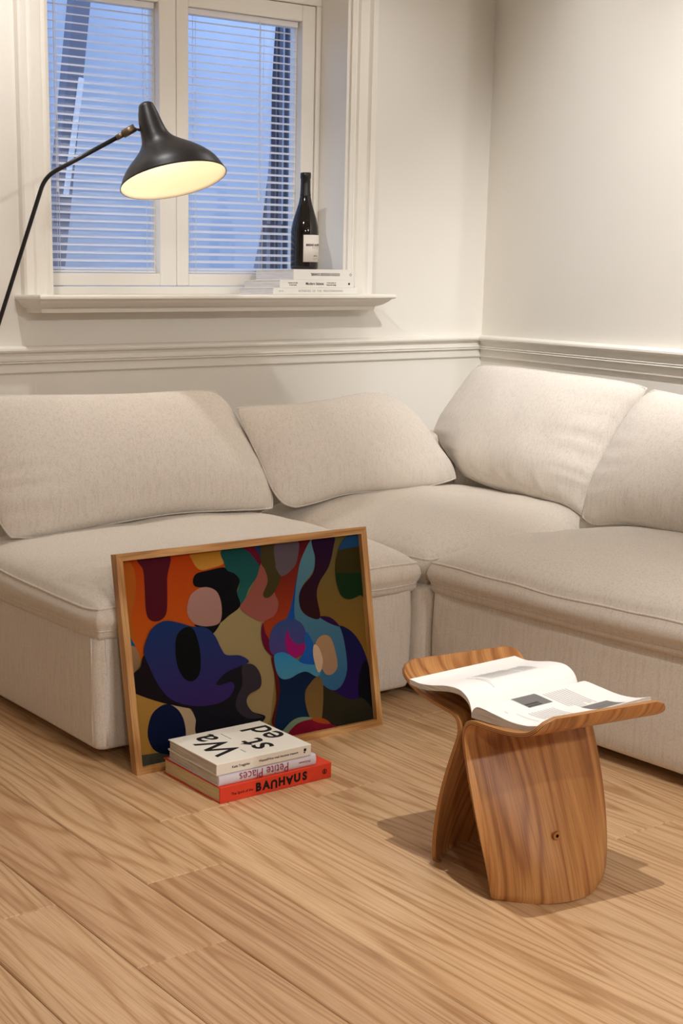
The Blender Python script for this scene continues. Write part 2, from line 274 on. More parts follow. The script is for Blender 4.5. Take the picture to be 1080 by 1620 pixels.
ART=[
('khaki',(130, 112, 70),(120, 98, 50),[(0.000,0.000),(1.000,0.000),(1.000,1.000),(0.000,1.000)],0),
('cream',(150, 134, 92),(140, 118, 78),[(0.455,0.297),(0.549,0.386),(0.539,0.445),(0.549,0.526),(0.578,0.585),(0.575,0.678),(0.560,0.781),(0.539,0.895),(0.504,0.913),(0.437,0.911),(0.319,0.755),(0.350,0.633),(0.337,0.526),(0.331,0.410),(0.370,0.360)],1),
('mustard',(95, 85, 48),(132, 92, 20),[(0.885,0.000),(1.000,0.000),(1.000,0.350),(1.000,0.771),(0.996,0.707),(0.970,0.591),(0.928,0.514),(0.877,0.474),(0.839,0.426),(0.792,0.410),(0.787,0.310),(0.804,0.230),(0.855,0.155),(0.880,0.061)],1),
('orange',(175, 60, 8),(190, 88, 18),[(0.000,0.000),(0.411,0.000),(0.413,0.079),(0.380,0.134),(0.382,0.246),(0.373,0.363),(0.316,0.392),(0.221,0.375),(0.150,0.337),(0.084,0.389),(0.058,0.473),(0.032,0.468),(0.000,0.183)],1),
('orange2',(176, 88, 22),(170, 92, 26),[(0.000,0.000),(0.045,0.020),(0.057,0.092),(0.048,0.193),(0.027,0.278),(0.034,0.380),(0.016,0.352),(0.000,0.185)],1),
('gold',(165, 110, 30),(195, 140, 55),[(0.284,0.000),(0.411,0.000),(0.410,0.071),(0.351,0.090),(0.308,0.090),(0.284,0.047)],1),
('maroon',(80, 18, 34),(78, 14, 28),[(0.074,0.000),(0.193,0.000),(0.178,0.110),(0.167,0.250),(0.153,0.297),(0.121,0.314),(0.093,0.297),(0.084,0.250),(0.088,0.135),(0.088,0.058)],1),
('teal',(16, 88, 122),(16, 88, 122),[(0.000,0.133),(0.003,0.223),(0.011,0.351),(0.031,0.420),(0.000,0.427)],1),
('tan',(150, 118, 86),(128, 92, 62),[(0.000,0.426),(0.029,0.420),(0.044,0.493),(0.012,0.564),(0.000,0.512)],1),
('emerald',(20, 70, 70),(28, 88, 84),[(0.411,0.000),(0.575,0.000),(0.563,0.100),(0.541,0.157),(0.502,0.214),(0.481,0.262),(0.453,0.300),(0.447,0.243),(0.465,0.179),(0.452,0.140),(0.421,0.116),(0.408,0.071)],1),
('crimson',(96, 14, 40),(90, 10, 30),[(0.487,0.000),(0.547,0.000),(0.567,0.073),(0.557,0.107),(0.520,0.040)],1),
('blue_bit',(10, 52, 96),(10, 52, 96),[(0.541,0.000),(0.577,0.000),(0.566,0.087),(0.554,0.044)],1),
('black',(9, 9, 16),(6, 6, 10),[(0.404,0.093),(0.340,0.099),(0.293,0.108),(0.277,0.140),(0.285,0.170),(0.327,0.183),(0.364,0.206),(0.381,0.259),(0.379,0.324),(0.369,0.365),(0.408,0.336),(0.458,0.295),(0.450,0.224),(0.466,0.169),(0.447,0.131),(0.421,0.114)],1),
('blackb',(8, 12, 10),(8, 12, 10),[(0.265,0.357),(0.323,0.370),(0.373,0.358),(0.336,0.414),(0.305,0.390)],1),
('pink',(170, 128, 120),(160, 120, 108),[(0.245,0.263),(0.266,0.204),(0.317,0.178),(0.366,0.206),(0.382,0.279),(0.370,0.360),(0.323,0.374),(0.270,0.354),(0.245,0.308)],1),
('rose',(140, 76, 64),(146, 82, 74),[(0.563,0.093),(0.582,0.143),(0.582,0.197),(0.564,0.255),(0.573,0.272),(0.605,0.250),(0.619,0.311),(0.597,0.368),(0.549,0.390),(0.506,0.366),(0.457,0.304),(0.493,0.250),(0.537,0.163)],1),
('redmar',(78, 6, 20),(158, 58, 20),[(0.726,0.000),(0.793,0.000),(0.740,0.097),(0.716,0.162),(0.698,0.242),(0.676,0.334),(0.649,0.403),(0.602,0.442),(0.561,0.509),(0.537,0.447),(0.551,0.393),(0.597,0.368),(0.620,0.311),(0.607,0.248),(0.627,0.183),(0.646,0.173),(0.692,0.145),(0.716,0.101)],1),
('olive',(66, 56, 28),(62, 56, 26),[(0.570,0.000),(0.632,0.000),(0.620,0.121),(0.639,0.172),(0.624,0.217),(0.599,0.259),(0.573,0.275),(0.557,0.254),(0.582,0.190),(0.574,0.128),(0.561,0.093)],1),
('lilac',(88, 76, 88),(94, 82, 86),[(0.630,0.000),(0.726,0.000),(0.716,0.101),(0.692,0.145),(0.645,0.174),(0.623,0.122)],1),
('blue_thin',(14, 60, 134),(20, 70, 150),[(0.716,0.162),(0.691,0.295),(0.679,0.405),(0.646,0.407),(0.674,0.326)],1),
('bluewing',(10, 18, 62),(40, 6, 76),[(0.877,0.474),(0.929,0.511),(0.970,0.591),(0.996,0.707),(1.000,0.835),(1.000,1.000),(0.820,1.000),(0.755,0.943),(0.771,0.771),(0.822,0.802),(0.866,0.784),(0.896,0.701),(0.893,0.563)],1),
('blackwing',(6, 6, 16),(8, 8, 14),[(0.981,0.676),(1.000,0.749),(1.000,0.849),(1.000,0.986),(0.960,0.948),(0.938,0.861),(0.948,0.753)],1),
('darkolive',(42, 36, 18),(36, 34, 22),[(0.778,0.773),(0.827,0.808),(0.895,0.866),(0.961,0.880),(1.000,1.000),(0.808,1.000),(0.757,0.944)],1),
('ribbon',(84, 128, 140),(44, 92, 128),[(0.791,0.000),(0.794,0.105),(0.778,0.171),(0.731,0.233),(0.711,0.285),(0.714,0.353),(0.746,0.400),(0.792,0.414),(0.838,0.436),(0.877,0.477),(0.893,0.563),(0.897,0.688),(0.881,0.753),(0.853,0.795),(0.822,0.802),(0.783,0.767),(0.760,0.712),(0.748,0.631),(0.750,0.543),(0.725,0.491),(0.713,0.435),(0.683,0.392),(0.691,0.295),(0.710,0.189),(0.735,0.096)],1),
('plum',(36, 6, 46),(44, 16, 12),[(0.790,0.000),(0.885,0.000),(0.880,0.061),(0.853,0.155),(0.805,0.231),(0.788,0.297),(0.794,0.413),(0.751,0.406),(0.714,0.360),(0.709,0.291),(0.730,0.240),(0.780,0.179),(0.795,0.105)],1),
('plum_bit',(42, 6, 56),(42, 6, 56),[(0.792,0.410),(0.839,0.421),(0.878,0.475),(0.836,0.453)],1),
('ovalg',(18, 46, 16),(14, 42, 18),[(1.000,0.000),(1.000,0.310),(0.983,0.328),(0.933,0.341),(0.898,0.314),(0.881,0.235),(0.885,0.145),(0.910,0.058),(0.945,0.013)],1),
('ovalb',(52, 46, 12),(50, 44, 12),[(1.000,0.069),(1.000,0.211),(0.882,0.195),(0.886,0.131),(0.902,0.075)],0),
('ovalc',(26, 70, 112),(26, 66, 108),[(1.000,0.000),(1.000,0.069),(0.900,0.077),(0.918,0.040),(0.949,0.008)],0),
('wine',(98, 10, 44),(90, 8, 38),[(0.544,0.395),(0.551,0.447),(0.565,0.489),(0.568,0.543),(0.580,0.583),(0.544,0.528),(0.534,0.457)],1),
('circle',(46, 70, 122),(78, 54, 116),[(0.652,0.395),(0.708,0.427),(0.725,0.491),(0.715,0.571),(0.668,0.603),(0.611,0.592),(0.569,0.557),(0.565,0.489),(0.592,0.421)],1),
('bluepatch',(26, 84, 152),(24, 80, 160),[(0.724,0.478),(0.752,0.540),(0.754,0.639),(0.722,0.653),(0.684,0.619),(0.708,0.580)],1),
('magenta',(146, 16, 98),(146, 16, 98),[(0.647,0.453),(0.658,0.500),(0.684,0.535),(0.718,0.536),(0.705,0.583),(0.669,0.600),(0.643,0.579),(0.631,0.515)],1),
('rust',(84, 16, 12),(74, 12, 10),[(0.567,0.576),(0.575,0.678),(0.573,0.797),(0.545,0.909),(0.584,0.931),(0.605,0.737),(0.597,0.629)],1),
('navycol',(6, 24, 54),(8, 34, 62),[(0.581,0.606),(0.588,0.667),(0.608,0.698),(0.648,0.697),(0.685,0.678),(0.725,0.686),(0.756,0.716),(0.710,0.759),(0.696,0.810),(0.712,0.927),(0.637,0.957),(0.558,0.939),(0.582,0.799),(0.592,0.734)],1),
('mustcol',(104, 78, 40),(120, 92, 46),[(0.758,0.717),(0.780,0.771),(0.757,0.951),(0.714,0.932),(0.695,0.823),(0.713,0.759)],1),
('cyan',(40, 124, 172),(70, 130, 150),[(0.579,0.575),(0.608,0.560),(0.636,0.572),(0.668,0.603),(0.701,0.636),(0.758,0.658),(0.778,0.689),(0.756,0.716),(0.714,0.682),(0.679,0.683),(0.636,0.701),(0.602,0.694),(0.583,0.653)],1),
('ivory',(196, 170, 136),(190, 162, 126),[(0.756,0.549),(0.778,0.566),(0.789,0.626),(0.782,0.676),(0.764,0.695),(0.752,0.646),(0.748,0.591)],1),
('beige',(164, 128, 92),(152, 120, 96),[(0.763,0.539),(0.795,0.507),(0.830,0.524),(0.847,0.596),(0.852,0.679),(0.830,0.715),(0.800,0.716),(0.782,0.679),(0.789,0.639),(0.779,0.576)],1),
('seafoam',(112, 132, 106),(112, 132, 106),[(0.577,0.983),(0.603,0.943),(0.643,0.913),(0.687,0.912),(0.732,0.933),(0.717,0.975),(0.633,0.996)],1),
('ruby',(124, 12, 40),(116, 12, 36),[(0.611,0.990),(0.640,0.947),(0.685,0.931),(0.744,0.938),(0.797,0.973),(0.823,1.000),(0.711,1.000)],1),
('orangebit',(160, 72, 22),(150, 62, 26),[(0.712,0.926),(0.767,0.938),(0.797,0.973),(0.748,0.958)],1),
('goldlow',(164, 122, 58),(150, 108, 42),[(0.000,0.622),(0.043,0.661),(0.137,0.719),(0.146,0.794),(0.113,0.962),(0.000,0.939)],1),
('greyg',(62, 62, 46),(56, 58, 46),[(0.000,0.940),(0.078,0.946),(0.176,0.952),(0.168,1.000),(0.000,1.000)],0),
('creamarc',(172, 146, 112),(176, 150, 118),[(0.134,0.718),(0.192,0.738),(0.227,0.789),(0.240,0.904),(0.186,0.891),(0.187,0.809),(0.165,0.758)],1),
('navycirc',(4, 18, 52),(4, 12, 40),[(0.126,0.718),(0.170,0.759),(0.189,0.829),(0.186,0.904),(0.154,0.960),(0.108,0.961),(0.064,0.931),(0.044,0.871),(0.048,0.809),(0.073,0.746)],1),
('coal',(20, 18, 26),(16, 14, 22),[(0.224,0.741),(0.299,0.738),(0.304,0.675),(0.324,0.627),(0.364,0.603),(0.442,0.589),(0.486,0.598),(0.513,0.652),(0.509,0.717),(0.460,0.744),(0.446,0.783),(0.466,0.833),(0.518,0.877),(0.412,0.944),(0.242,0.905),(0.234,0.814)],1),
('coal2',(50, 42, 48),(44, 38, 44),[(0.441,0.598),(0.486,0.598),(0.513,0.652),(0.509,0.717),(0.460,0.744),(0.446,0.783),(0.466,0.833),(0.507,0.871),(0.441,0.860),(0.402,0.806),(0.407,0.748),(0.434,0.689)],1),
('blacklow',(24, 12, 16),(18, 12, 16),[(0.060,0.467),(0.039,0.520),(0.004,0.557),(0.002,0.625),(0.043,0.665),(0.136,0.722),(0.238,0.763),(0.197,0.678),(0.104,0.532)],1),
('blueblob',(22, 50, 100),(50, 28, 84),[(0.059,0.448),(0.080,0.376),(0.109,0.333),(0.152,0.316),(0.203,0.334),(0.254,0.362),(0.306,0.377),(0.340,0.422),(0.362,0.492),(0.381,0.528),(0.437,0.542),(0.471,0.580),(0.430,0.596),(0.374,0.614),(0.331,0.657),(0.342,0.672),(0.391,0.667),(0.400,0.697),(0.374,0.741),(0.318,0.762),(0.233,0.752),(0.153,0.707),(0.107,0.634),(0.074,0.527)],1),
('blackoval',(4, 8, 6),(4, 4, 8),[(0.235,0.360),(0.262,0.389),(0.276,0.489),(0.268,0.590),(0.238,0.628),(0.207,0.614),(0.184,0.554),(0.179,0.470),(0.193,0.390)],1),
]
# ------------------------------------------------------------------ the room
YB = 3.85; XC = 3.876            # back wall plane, corner with the slanted right wall
WD = Vector((-.356, -.9345, 0)); SL = WD.x / WD.y
def xwall(y): return XC + (y - YB) * SL      # x of the slanted wall at y
YBEND = 2.42; XR = xwall(YBEND)
WX0, WX1 = 1.992, 3.183; WZ0, WZ1 = 1.0, 2.22       # window opening in the wall
def wall_back():
    bm = bmesh.new()
    box(bm, -2.4, WX0, YB, YB + .34, 0, CEIL); box(bm, WX1, 4.4, YB, YB + .34, 0, CEIL)
    box(bm, WX0, WX1, YB, YB + .34, 0, WZ0); box(bm, WX0, WX1, YB, YB + .34, WZ1, CEIL)
    return bmo('wall_back', bm, 'wall')
tag(wall_back(), kind='structure')
def prism(bm, pts, z0, z1):
    a = [bm.verts.new((x, y, z0)) for x, y in pts]; b = [bm.verts.new((x, y, z1)) for x, y in pts]; n = len(pts)
    for i in range(n): bm.faces.new((a[i], a[(i + 1) % n], b[(i + 1) % n], b[i]))
    bm.faces.new(a[::-1]); bm.faces.new(b)
bm = bmesh.new(); prism(bm, [(XC, YB), (XR, YBEND), (XR, -4.2), (XR + .8, -4.2), (XR + .8, YB)], 0, CEIL)
tag(bmo('wall_right', bm, 'wall'), kind='structure')
tag(boxo('wall_left', -2.4, -2.2, -4.2, YB, 0, CEIL, 'wall'), kind='structure')
tag(boxo('wall_front', -2.4, XR + .8, -4.4, -4.2, 0, CEIL, 'wall'), kind='structure')
tag(boxo('ceiling', -2.4, 4.4, -4.4, YB + .34, CEIL, CEIL + .1, 'ceiling'), kind='structure')
floor = tag(boxo('floor', -2.4, 4.4, -4.4, YB, -.08, -.0145, 'sub'), kind='structure')
# oak planks, each its own board
PW = .1765; joints = {0: 1.707, 1: 1.967, 2: 2.207, 6: 1.63}
for k in range(-18, 17):
    x0 = 1.014 + PW * k; x1 = x0 + PW
    if x0 < -2.2 or x1 > 3.9: continue
    r = random.Random(k * 13 + 5); yend = YB - .002; ystart = -4.2
    if x1 > XR: ystart = YB + (min(x1, XC) - XC) / SL + .01 if x1 < XC else YB - .02
    cuts = []
    j = joints.get(k, r.uniform(0.2, 1.3)); 
    y = j
    while y > ystart + .3: cuts.append(y); y -= r.uniform(1.35, 1.9)
    y = j + r.uniform(1.5, 1.9)
    while y < yend - .3: cuts.append(y); y += r.uniform(1.35, 1.9)
    cuts = sorted(c for c in cuts if ystart + .2 < c < yend - .2); ys = [ystart] + cuts + [yend]
    for a, b in zip(ys, ys[1:]):
        g = .0007; c = .0022; cx, cy = (x0 + x1) / 2, (a + b) / 2; hx, hy = PW / 2 - g, (b - a) / 2 - g
        V = [(-hx, -hy, -.014), (hx, -hy, -.014), (hx, hy, -.014), (-hx, hy, -.014), (-hx, -hy, -c), (hx, -hy, -c), (hx, hy, -c), (-hx, hy, -c),
             (-hx + c, -hy + c, 0), (hx - c, -hy + c, 0), (hx - c, hy - c, 0), (-hx + c, hy - c, 0)]
        F = [(3, 2, 1, 0), (8, 9, 10, 11)] + [(i, (i + 1) % 4, 4 + (i + 1) % 4, 4 + i) for i in range(4)] + [(4 + i, 4 + (i + 1) % 4, 8 + (i + 1) % 4, 8 + i) for i in range(4)]
        o = pyd('plank', V, F, 'floor', floor); o.location = (cx, cy, 0)
        t = r.uniform(.90, 1.04) if k < 2 else r.uniform(1.0, 1.09)
        if k == 1 and cy < 1.967: t = .88
        if k == 0: t = .90
        if k == 2: t = 1.08
        o.color = (t, t * (.5 + .5 * t) if t < 1 else t, t * (.25 + .75 * t) if t < 1 else t, 1)
# swept mouldings
def sweep(name, path, prof, m, parent=None, z0=0.0):
    # path: wall line points (x, y) with the room on the right-hand side looking along it; prof: (offset from wall, z)
    P = [Vector((x, y, 0)) for x, y in path]; ns = []
    for i in range(len(P)):
        d1 = (P[i] - P[i - 1]).normalized() if i else None; d2 = (P[i + 1] - P[i]).normalized() if i < len(P) - 1 else None
        n1 = Vector((d1.y, -d1.x, 0)) if d1 else None; n2 = Vector((d2.y, -d2.x, 0)) if d2 else None
        if n1 is None: n = n2
        elif n2 is None: n = n1
        else: n = (n1 + n2) / (1 + n1.dot(n2))
        ns.append(n)
    bm = bmesh.new(); rings = []
    for p, n in zip(P, ns): rings.append([bm.verts.new((p.x + n.x * o, p.y + n.y * o, z + z0)) for o, z in prof])
    k = len(prof)
    for A, B in zip(rings, rings[1:]):
        for j in range(k): bm.faces.new((A[j], B[j], B[(j + 1) % k], A[(j + 1) % k]))
    bm.faces.new(rings[0]); bm.faces.new(rings[-1][::-1])
    return bmo(name, bm, m, parent)
RAIL = [(-.01, .892), (.012, .893), (.026, .891), (.032, .886), (.033, .880), (.030, .874), (.024, .872), (.016, .870), (.012, .862), (.013, .853), (.019, .851), (.021, .8485), (.019, .846),
        (.015, .8455), (.019, .844), (.021, .8415), (.018, .839), (.010, .838), (.009, .812), (.004, .807), (-.01, .807)]
tag(sweep('trim_1', [(-2.2, YB), (XC, YB), (XR, YBEND), (XR, -4.2)], RAIL, 'trim'), kind='structure')
BASE = [(-.01, .12), (.010, .12), (.016, .11), (.016, .0), (-.01, .0)]
tag(sweep('baseboard_back', [(-2.2, YB), (XC, YB)], BASE, 'trim'), kind='structure')
tag(sweep('baseboard_right', [(XC, YB), (XR, YBEND), (XR, -4.2)], BASE, 'trim'), kind='structure')
# ------------------------------------------------------------------ window
win = tag(empty('window_1', (2.58, 4.0, 1.05)), kind='structure')
def vcase(name, xi, s):
    # architrave standing on the sill; xi inner edge, s = +1 grows to +x
    prof = [(0, 0), (.0, .012), (.012, .016), (.020, .010), (.026, .010), (.030, .020), (.062, .022), (.068, .014), (.074, .014), (.080, .028), (.100, .032), (.106, .026), (.106, 0)]
    bm = bmesh.new(); A = [bm.verts.new((xi + s * a, YB - b, 1.045)) for a, b in prof]; B = [bm.verts.new((xi + s * a, YB - b, WZ1 + .10)) for a, b in prof]
    n = len(prof)
    for j in range(n): bm.faces.new((A[j], A[(j + 1) % n], B[(j + 1) % n], B[j]))
    bm.faces.new(A[::-1]); bm.faces.new(B); return bmo(name, bm, 'trim', win)
vcase('casing', WX0 + .012, -1); vcase('casing', WX1, 1)
boxo('casing_head', WX0 - .094, WX1 + .106, YB - .03, YB, WZ1 + .002, WZ1 + .11, 'trim', win, .004)
for nm, a in (('lining', (WX0 - .001, WX0 + .012, YB - .001, 4.16, 1.03, WZ1)), ('lining', (WX1 - .012, WX1 + .001, YB - .001, 4.16, 1.03, WZ1)), ('lining', (WX0, WX1, YB - .001, 4.16, WZ1 - .012, WZ1 + .001))):
    boxo(nm, *a, 'trim', win)
# sill: nose, then a cove back to the wall with mitred ends
def sill():
    prof = [(.170, 1.048), (.173, 1.043), (.173, 1.037), (.168, 1.033), (.158, 1.031), (.150, 1.024), (.128, 1.012), (.104, 1.006), (.100, .994), (.0, .994)]
    bm = bmesh.new(); rings = []
    for o, z in prof:
        e = (.173 - o) * .55 if o > .01 else (.173 - .100) * .55
        xl, xr = 1.875 + e, 3.276 - e
        rings.append([bm.verts.new((xl, YB, z)), bm.verts.new((xl, YB - o, z)), bm.verts.new((xr, YB - o, z)), bm.verts.new((xr, YB, z))])
    for A, B in zip(rings, rings[1:]):
        for j in range(4):
            try: bm.faces.new((A[j], A[(j + 1) % 4], B[(j + 1) % 4], B[j]))
            except ValueError: pass
    bm.faces.new(rings[0]); bm.faces.new(rings[-1][::-1])
    bmesh.ops.remove_doubles(bm, verts=bm.verts[:], dist=1e-5)
    return bmo('window_sill', bm, 'trim', win)
sill(); boxo('sill_board', WX0 + .002, WX1 - .002, YB - .01, 4.16, 1.02, 1.0478, 'trim', win)
# fixed frame and two sashes
Y0 = 4.0
def frame_piece(n, x0, x1, z0, z1, y0=Y0, y1=Y0 + .06, par=win, bev=.003): return boxo(n, x0, x1, y0, y1, z0, z1, 'trim', par, bev)
frame_piece('frame_rail', WX0 + .012, WX1 - .012, 1.047, 1.074, Y0 - .012); frame_piece('frame_rail', WX0 + .012, WX1 - .012, 2.036, WZ1 - .012, Y0 - .006)
frame_piece('frame_stile', WX0 + .012, 2.05, 1.074, 2.036, Y0 - .006); frame_piece('frame_stile', 3.150, WX1 - .012, 1.074, 2.036, Y0 - .006)
def sash(x0, x1, gx0, gx1):
    s = bmo('sash', (lambda b: (box(b, x0, gx0, Y0, Y0 + .05, 1.076, 2.034, .004), b)[1])(bmesh.new()), 'trim', win)
    frame_piece('stile', gx1, x1, 1.076, 2.034, Y0, Y0 + .05, s); frame_piece('rail', gx0, gx1, 1.076, 1.117, Y0 + .001, Y0 + .05, s); frame_piece('rail', gx0, gx1, 1.980, 2.034, Y0 + .001, Y0 + .05, s)
    for b in ((gx0, gx0 + .007, 1.117, 1.98), (gx1 - .007, gx1, 1.117, 1.98)): frame_piece('glazing_bead', b[0], b[1], b[2], b[3], Y0 + .03, Y0 + .05, s, .001)
    boxo('pane', gx0, gx1, Y0 + .062, Y0 + .066, 1.110, 1.99, 'glass', s)
sash(2.052, 2.5635, 2.074, 2.498); sash(2.5655, 3.148, 2.614, 3.091)
frame_piece('frame_back', 2.05, 3.15, 1.076, 1.112, Y0 + .05, Y0 + .075); frame_piece('frame_back', 2.05, 3.15, 1.985, 2.036, Y0 + .05, Y0 + .075)
frame_piece('frame_back', 2.50, 2.612, 1.1, 1.99, Y0 + .051, Y0 + .075); frame_piece('frame_back', 2.05, 2.072, 1.1, 1.99, Y0 + .051, Y0 + .075); frame_piece('frame_back', 3.093, 3.15, 1.1, 1.99, Y0 + .051, Y0 + .075)
# blinds
def slat_mesh(w):
    n = 5; V = []; d = .025; th = math.radians(21)
    for i in range(n):
        t = i / (n - 1) - .5; yy = t * d; zz = .0012 * (1 - 4 * t * t)
        y, z = yy * math.cos(th) - zz * math.sin(th), yy * math.sin(th) + zz * math.cos(th)
        for x in (-w / 2, w / 2): V += [(x, y, z), (x, y, z - .0006)]
    F = []
    for i in range(n - 1):
        a = 4 * i; b = a + 4
        F += [(a, a + 2, b + 2, b), (a + 1, b + 1, b + 3, a + 3), (a, b, b + 1, a + 1), (a + 2, a + 3, b + 3, b + 2)]
    F += [(0, 1, 3, 2), (4 * n - 4, 4 * n - 2, 4 * n - 1, 4 * n - 3)]
    me = bpy.data.meshes.new('slat'); me.from_pydata(V, [], F); me.materials.append(M['blind']); return me
def blind(x0, x1, label, cx, cords):
    t = empty('venetian_blind', ((x0 + x1) / 2, Y0 + .028, 1.12), 0, label, 'blind', 'venetian blinds in the window'); me = slat_mesh(x1 - x0 - .004)
    z = 1.134
    while z < 1.962:
        o = link('slat', me, None, t); o.location = ((x0 + x1) / 2, Y0 + .030, z); z += .0252
    boxo('bottom_rail', x0 + .002, x1 - .002, Y0 + .018, Y0 + .042, 1.1185, 1.1265, 'blind', t, .002)
    boxo('head_rail', x0 + .002, x1 - .002, Y0 + .015, Y0 + .045, 1.960, 1.979, 'blind', t, .002)
    for c in cords:
        bm = bmesh.new()
        tube(bm, [(c, Y0 + .0165, 1.122), (c, Y0 + .0165, 1.965)], .0009, 5); tube(bm, [(c + .006, Y0 + .0435, 1.122), (c + .006, Y0 + .0435, 1.965)], .0009, 5); bmo('ladder_cord', bm, 'cord', t)
    bm = bmesh.new(); tube(bm, [(cx, Y0 + .012, 1.40), (cx, Y0 + .012, 1.965)], .0013, 5); tube(bm, [(cx, Y0 + .012, 1.37), (cx, Y0 + .012, 1.40)], .0035, 6); bmo('pull_cord', bm, 'cord', t)
blind(2.081, 2.491, 'white venetian blind in the left window sash behind the lamp', 2.118, (2.125, 2.455))
blind(2.621, 3.084, 'white venetian blind in the right window sash behind the bottle', 2.915, (2.652, 2.935))
# ------------------------------------------------------------------ outside the window
tag(boxo('ground_outside', -2, 7, 4.2, 9, -.3, -.1, 'render_grey'), kind='structure')
def hanging_sheet():
    edge = [(0.0, 3.56), (1.0, 3.61), (1.245, 3.655), (1.387, 3.696), (1.751, 3.746), (2.079, 3.755), (2.4, 3.785), (3.3, 3.83)]
    nu, nv = 64, 26; V = []; F = []
    for j in range(nv + 1):
        z = 3.3 * j / nv
        for (za, xa), (zb, xb) in zip(edge, edge[1:]):
            if za <= z <= zb + 1e-6: xr = xa + (xb - xa) * (z - za) / (zb - za)
        for i in range(nu + 1):
            u = i / nu; x = 1.7 + (xr - 1.7) * u
            V.append((x, 5.2 + .11 * math.sin(u * 23 + .5 * z) + .03 * math.sin(u * 47 + z * .6), z - .1))
    for j in range(nv):
        for i in range(nu): a = j * (nu + 1) + i; F.append((a, a + 1, a + nu + 2, a + nu + 1))
    n = len(V); V += [(x, y_ + .006, z) for x, y_, z in V]; F += [tuple(q + n for q in f[::-1]) for f in F]
    rim = [j * (nu + 1) + nu for j in range(nv + 1)]; F += [(a, b, b + n, a + n) for a, b in zip(rim, rim[1:])]
    tag(pyd('hanging_sheet', V, F, 'sheet', None, True), 'pale hanging sheet seen through the blinds, outside the window', 'sheet')
hanging_sheet()
def beam(name, a, b, w, d, m, parent=None, w2=None):
    a, b = Vector(a), Vector(b); t = (b - a).normalized(); s = Vector((0, 1, 0)).cross(t).normalized(); q = Vector((0, 1, 0)); w2 = w2 or w
    V = [p + s * (i * ww / 2) + q * (j * d / 2) for p, ww in ((a, w), (b, w2)) for i, j in ((-1, -1), (1, -1), (1, 1), (-1, 1))]
    return pyd(name, V, [(3, 2, 1, 0), (4, 5, 6, 7), (0, 1, 5, 4), (1, 2, 6, 5), (2, 3, 7, 6), (3, 0, 4, 7)], m, parent)
post = empty('slanted_post', (2.50, 5.0, -.1), 0, 'grey slanted post outside, behind the left blind', 'post')
beam('shaft', (2.445, 5.0, -.1), (2.83, 5.0, 2.75), .072, .06, 'poststeel', post)
beam('edge_strip', (2.655, 4.96, 1.43), (2.735, 4.96, 1.88), .020, .012, 'outwhite', post)
gate = empty('steel_gate', (4.15, 5.3, -.1), 0, 'dark barred steel gate outside, behind the right edge of the blinds', 'gate')
boxo('panel', 3.80, 4.9, 5.40, 5.42, -.1, 3.2, 'steel', gate)
for x, w in ((3.895, .014), (3.948, .012), (3.975, .022), (4.03, .030), (4.10, .03), (4.2, .03), (4.3, .03)):
    boxo('bar', x - w / 2, x + w / 2, 5.30, 5.33, -.1, 3.2, 'darkbar', gate, .003)
for z in (.2, 1.32, 2.9): boxo('crossbar', 3.80, 4.9, 5.335, 5.36, z, z + .05, 'darkbar', gate)
tag(boxo('wall_outside', -2, 7, 6.4, 6.6, -.3, 4.0, 'sheet'), kind='structure')
# ------------------------------------------------------------------ modular sofa
def soft_base(name, x0, x1, y0, y1, z0, z1, r, parent):
    # upholstered plinth: rounded plan, slightly bellied sides
    pts = []
    for cx, cy, a0 in ((x1 - r, y1 - r, 0), (x0 + r, y1 - r, 90), (x0 + r, y0 + r, 180), (x1 - r, y0 + r, 270)):
        for k in range(7): a = math.radians(a0 + 15 * k); pts.append((cx + r * math.cos(a), cy + r * math.sin(a), math.cos(a), math.sin(a)))
    # insert points along straight runs
    loop = []
    for i in range(len(pts)):
        p, q = pts[i], pts[(i + 1) % len(pts)]; loop.append(p)
        d = math.hypot(q[0] - p[0], q[1] - p[1])
        if d > .1:
            n = int(d / .05)
            for k in range(1, n): t = k / n; loop.append((p[0] + (q[0] - p[0]) * t, p[1] + (q[1] - p[1]) * t, p[2], p[3]))
    lev = [(z0, -.012), (z0 + .004, -.004), (z0 + .012, .0)] + [(z0 + .012 + (z1 - z0 - .024) * k / 8, .004 * math.sin(math.pi * k / 8)) for k in range(1, 8)] + [(z1 - .012, 0), (z1 - .004, -.004), (z1, -.014)]
    bm = bmesh.new(); rings = []
    for z, o in lev:
        rings.append([bm.verts.new((x + nx * (o + .0025 * mnoise.noise((x * 6, y * 6, z * 6))), y + ny * (o + .0025 * mnoise.noise((x * 6 + 9, y * 6, z * 6))), z)) for x, y, nx, ny in loop])
    n = len(loop)
    for A, B in zip(rings, rings[1:]):
        for j in range(n): bm.faces.new((A[j], A[(j + 1) % n], B[(j + 1) % n], B[j]))
    bm.faces.new(rings[0][::-1]); bm.faces.new(rings[-1])
    return bmo(name, bm, 'fabric', parent, True)
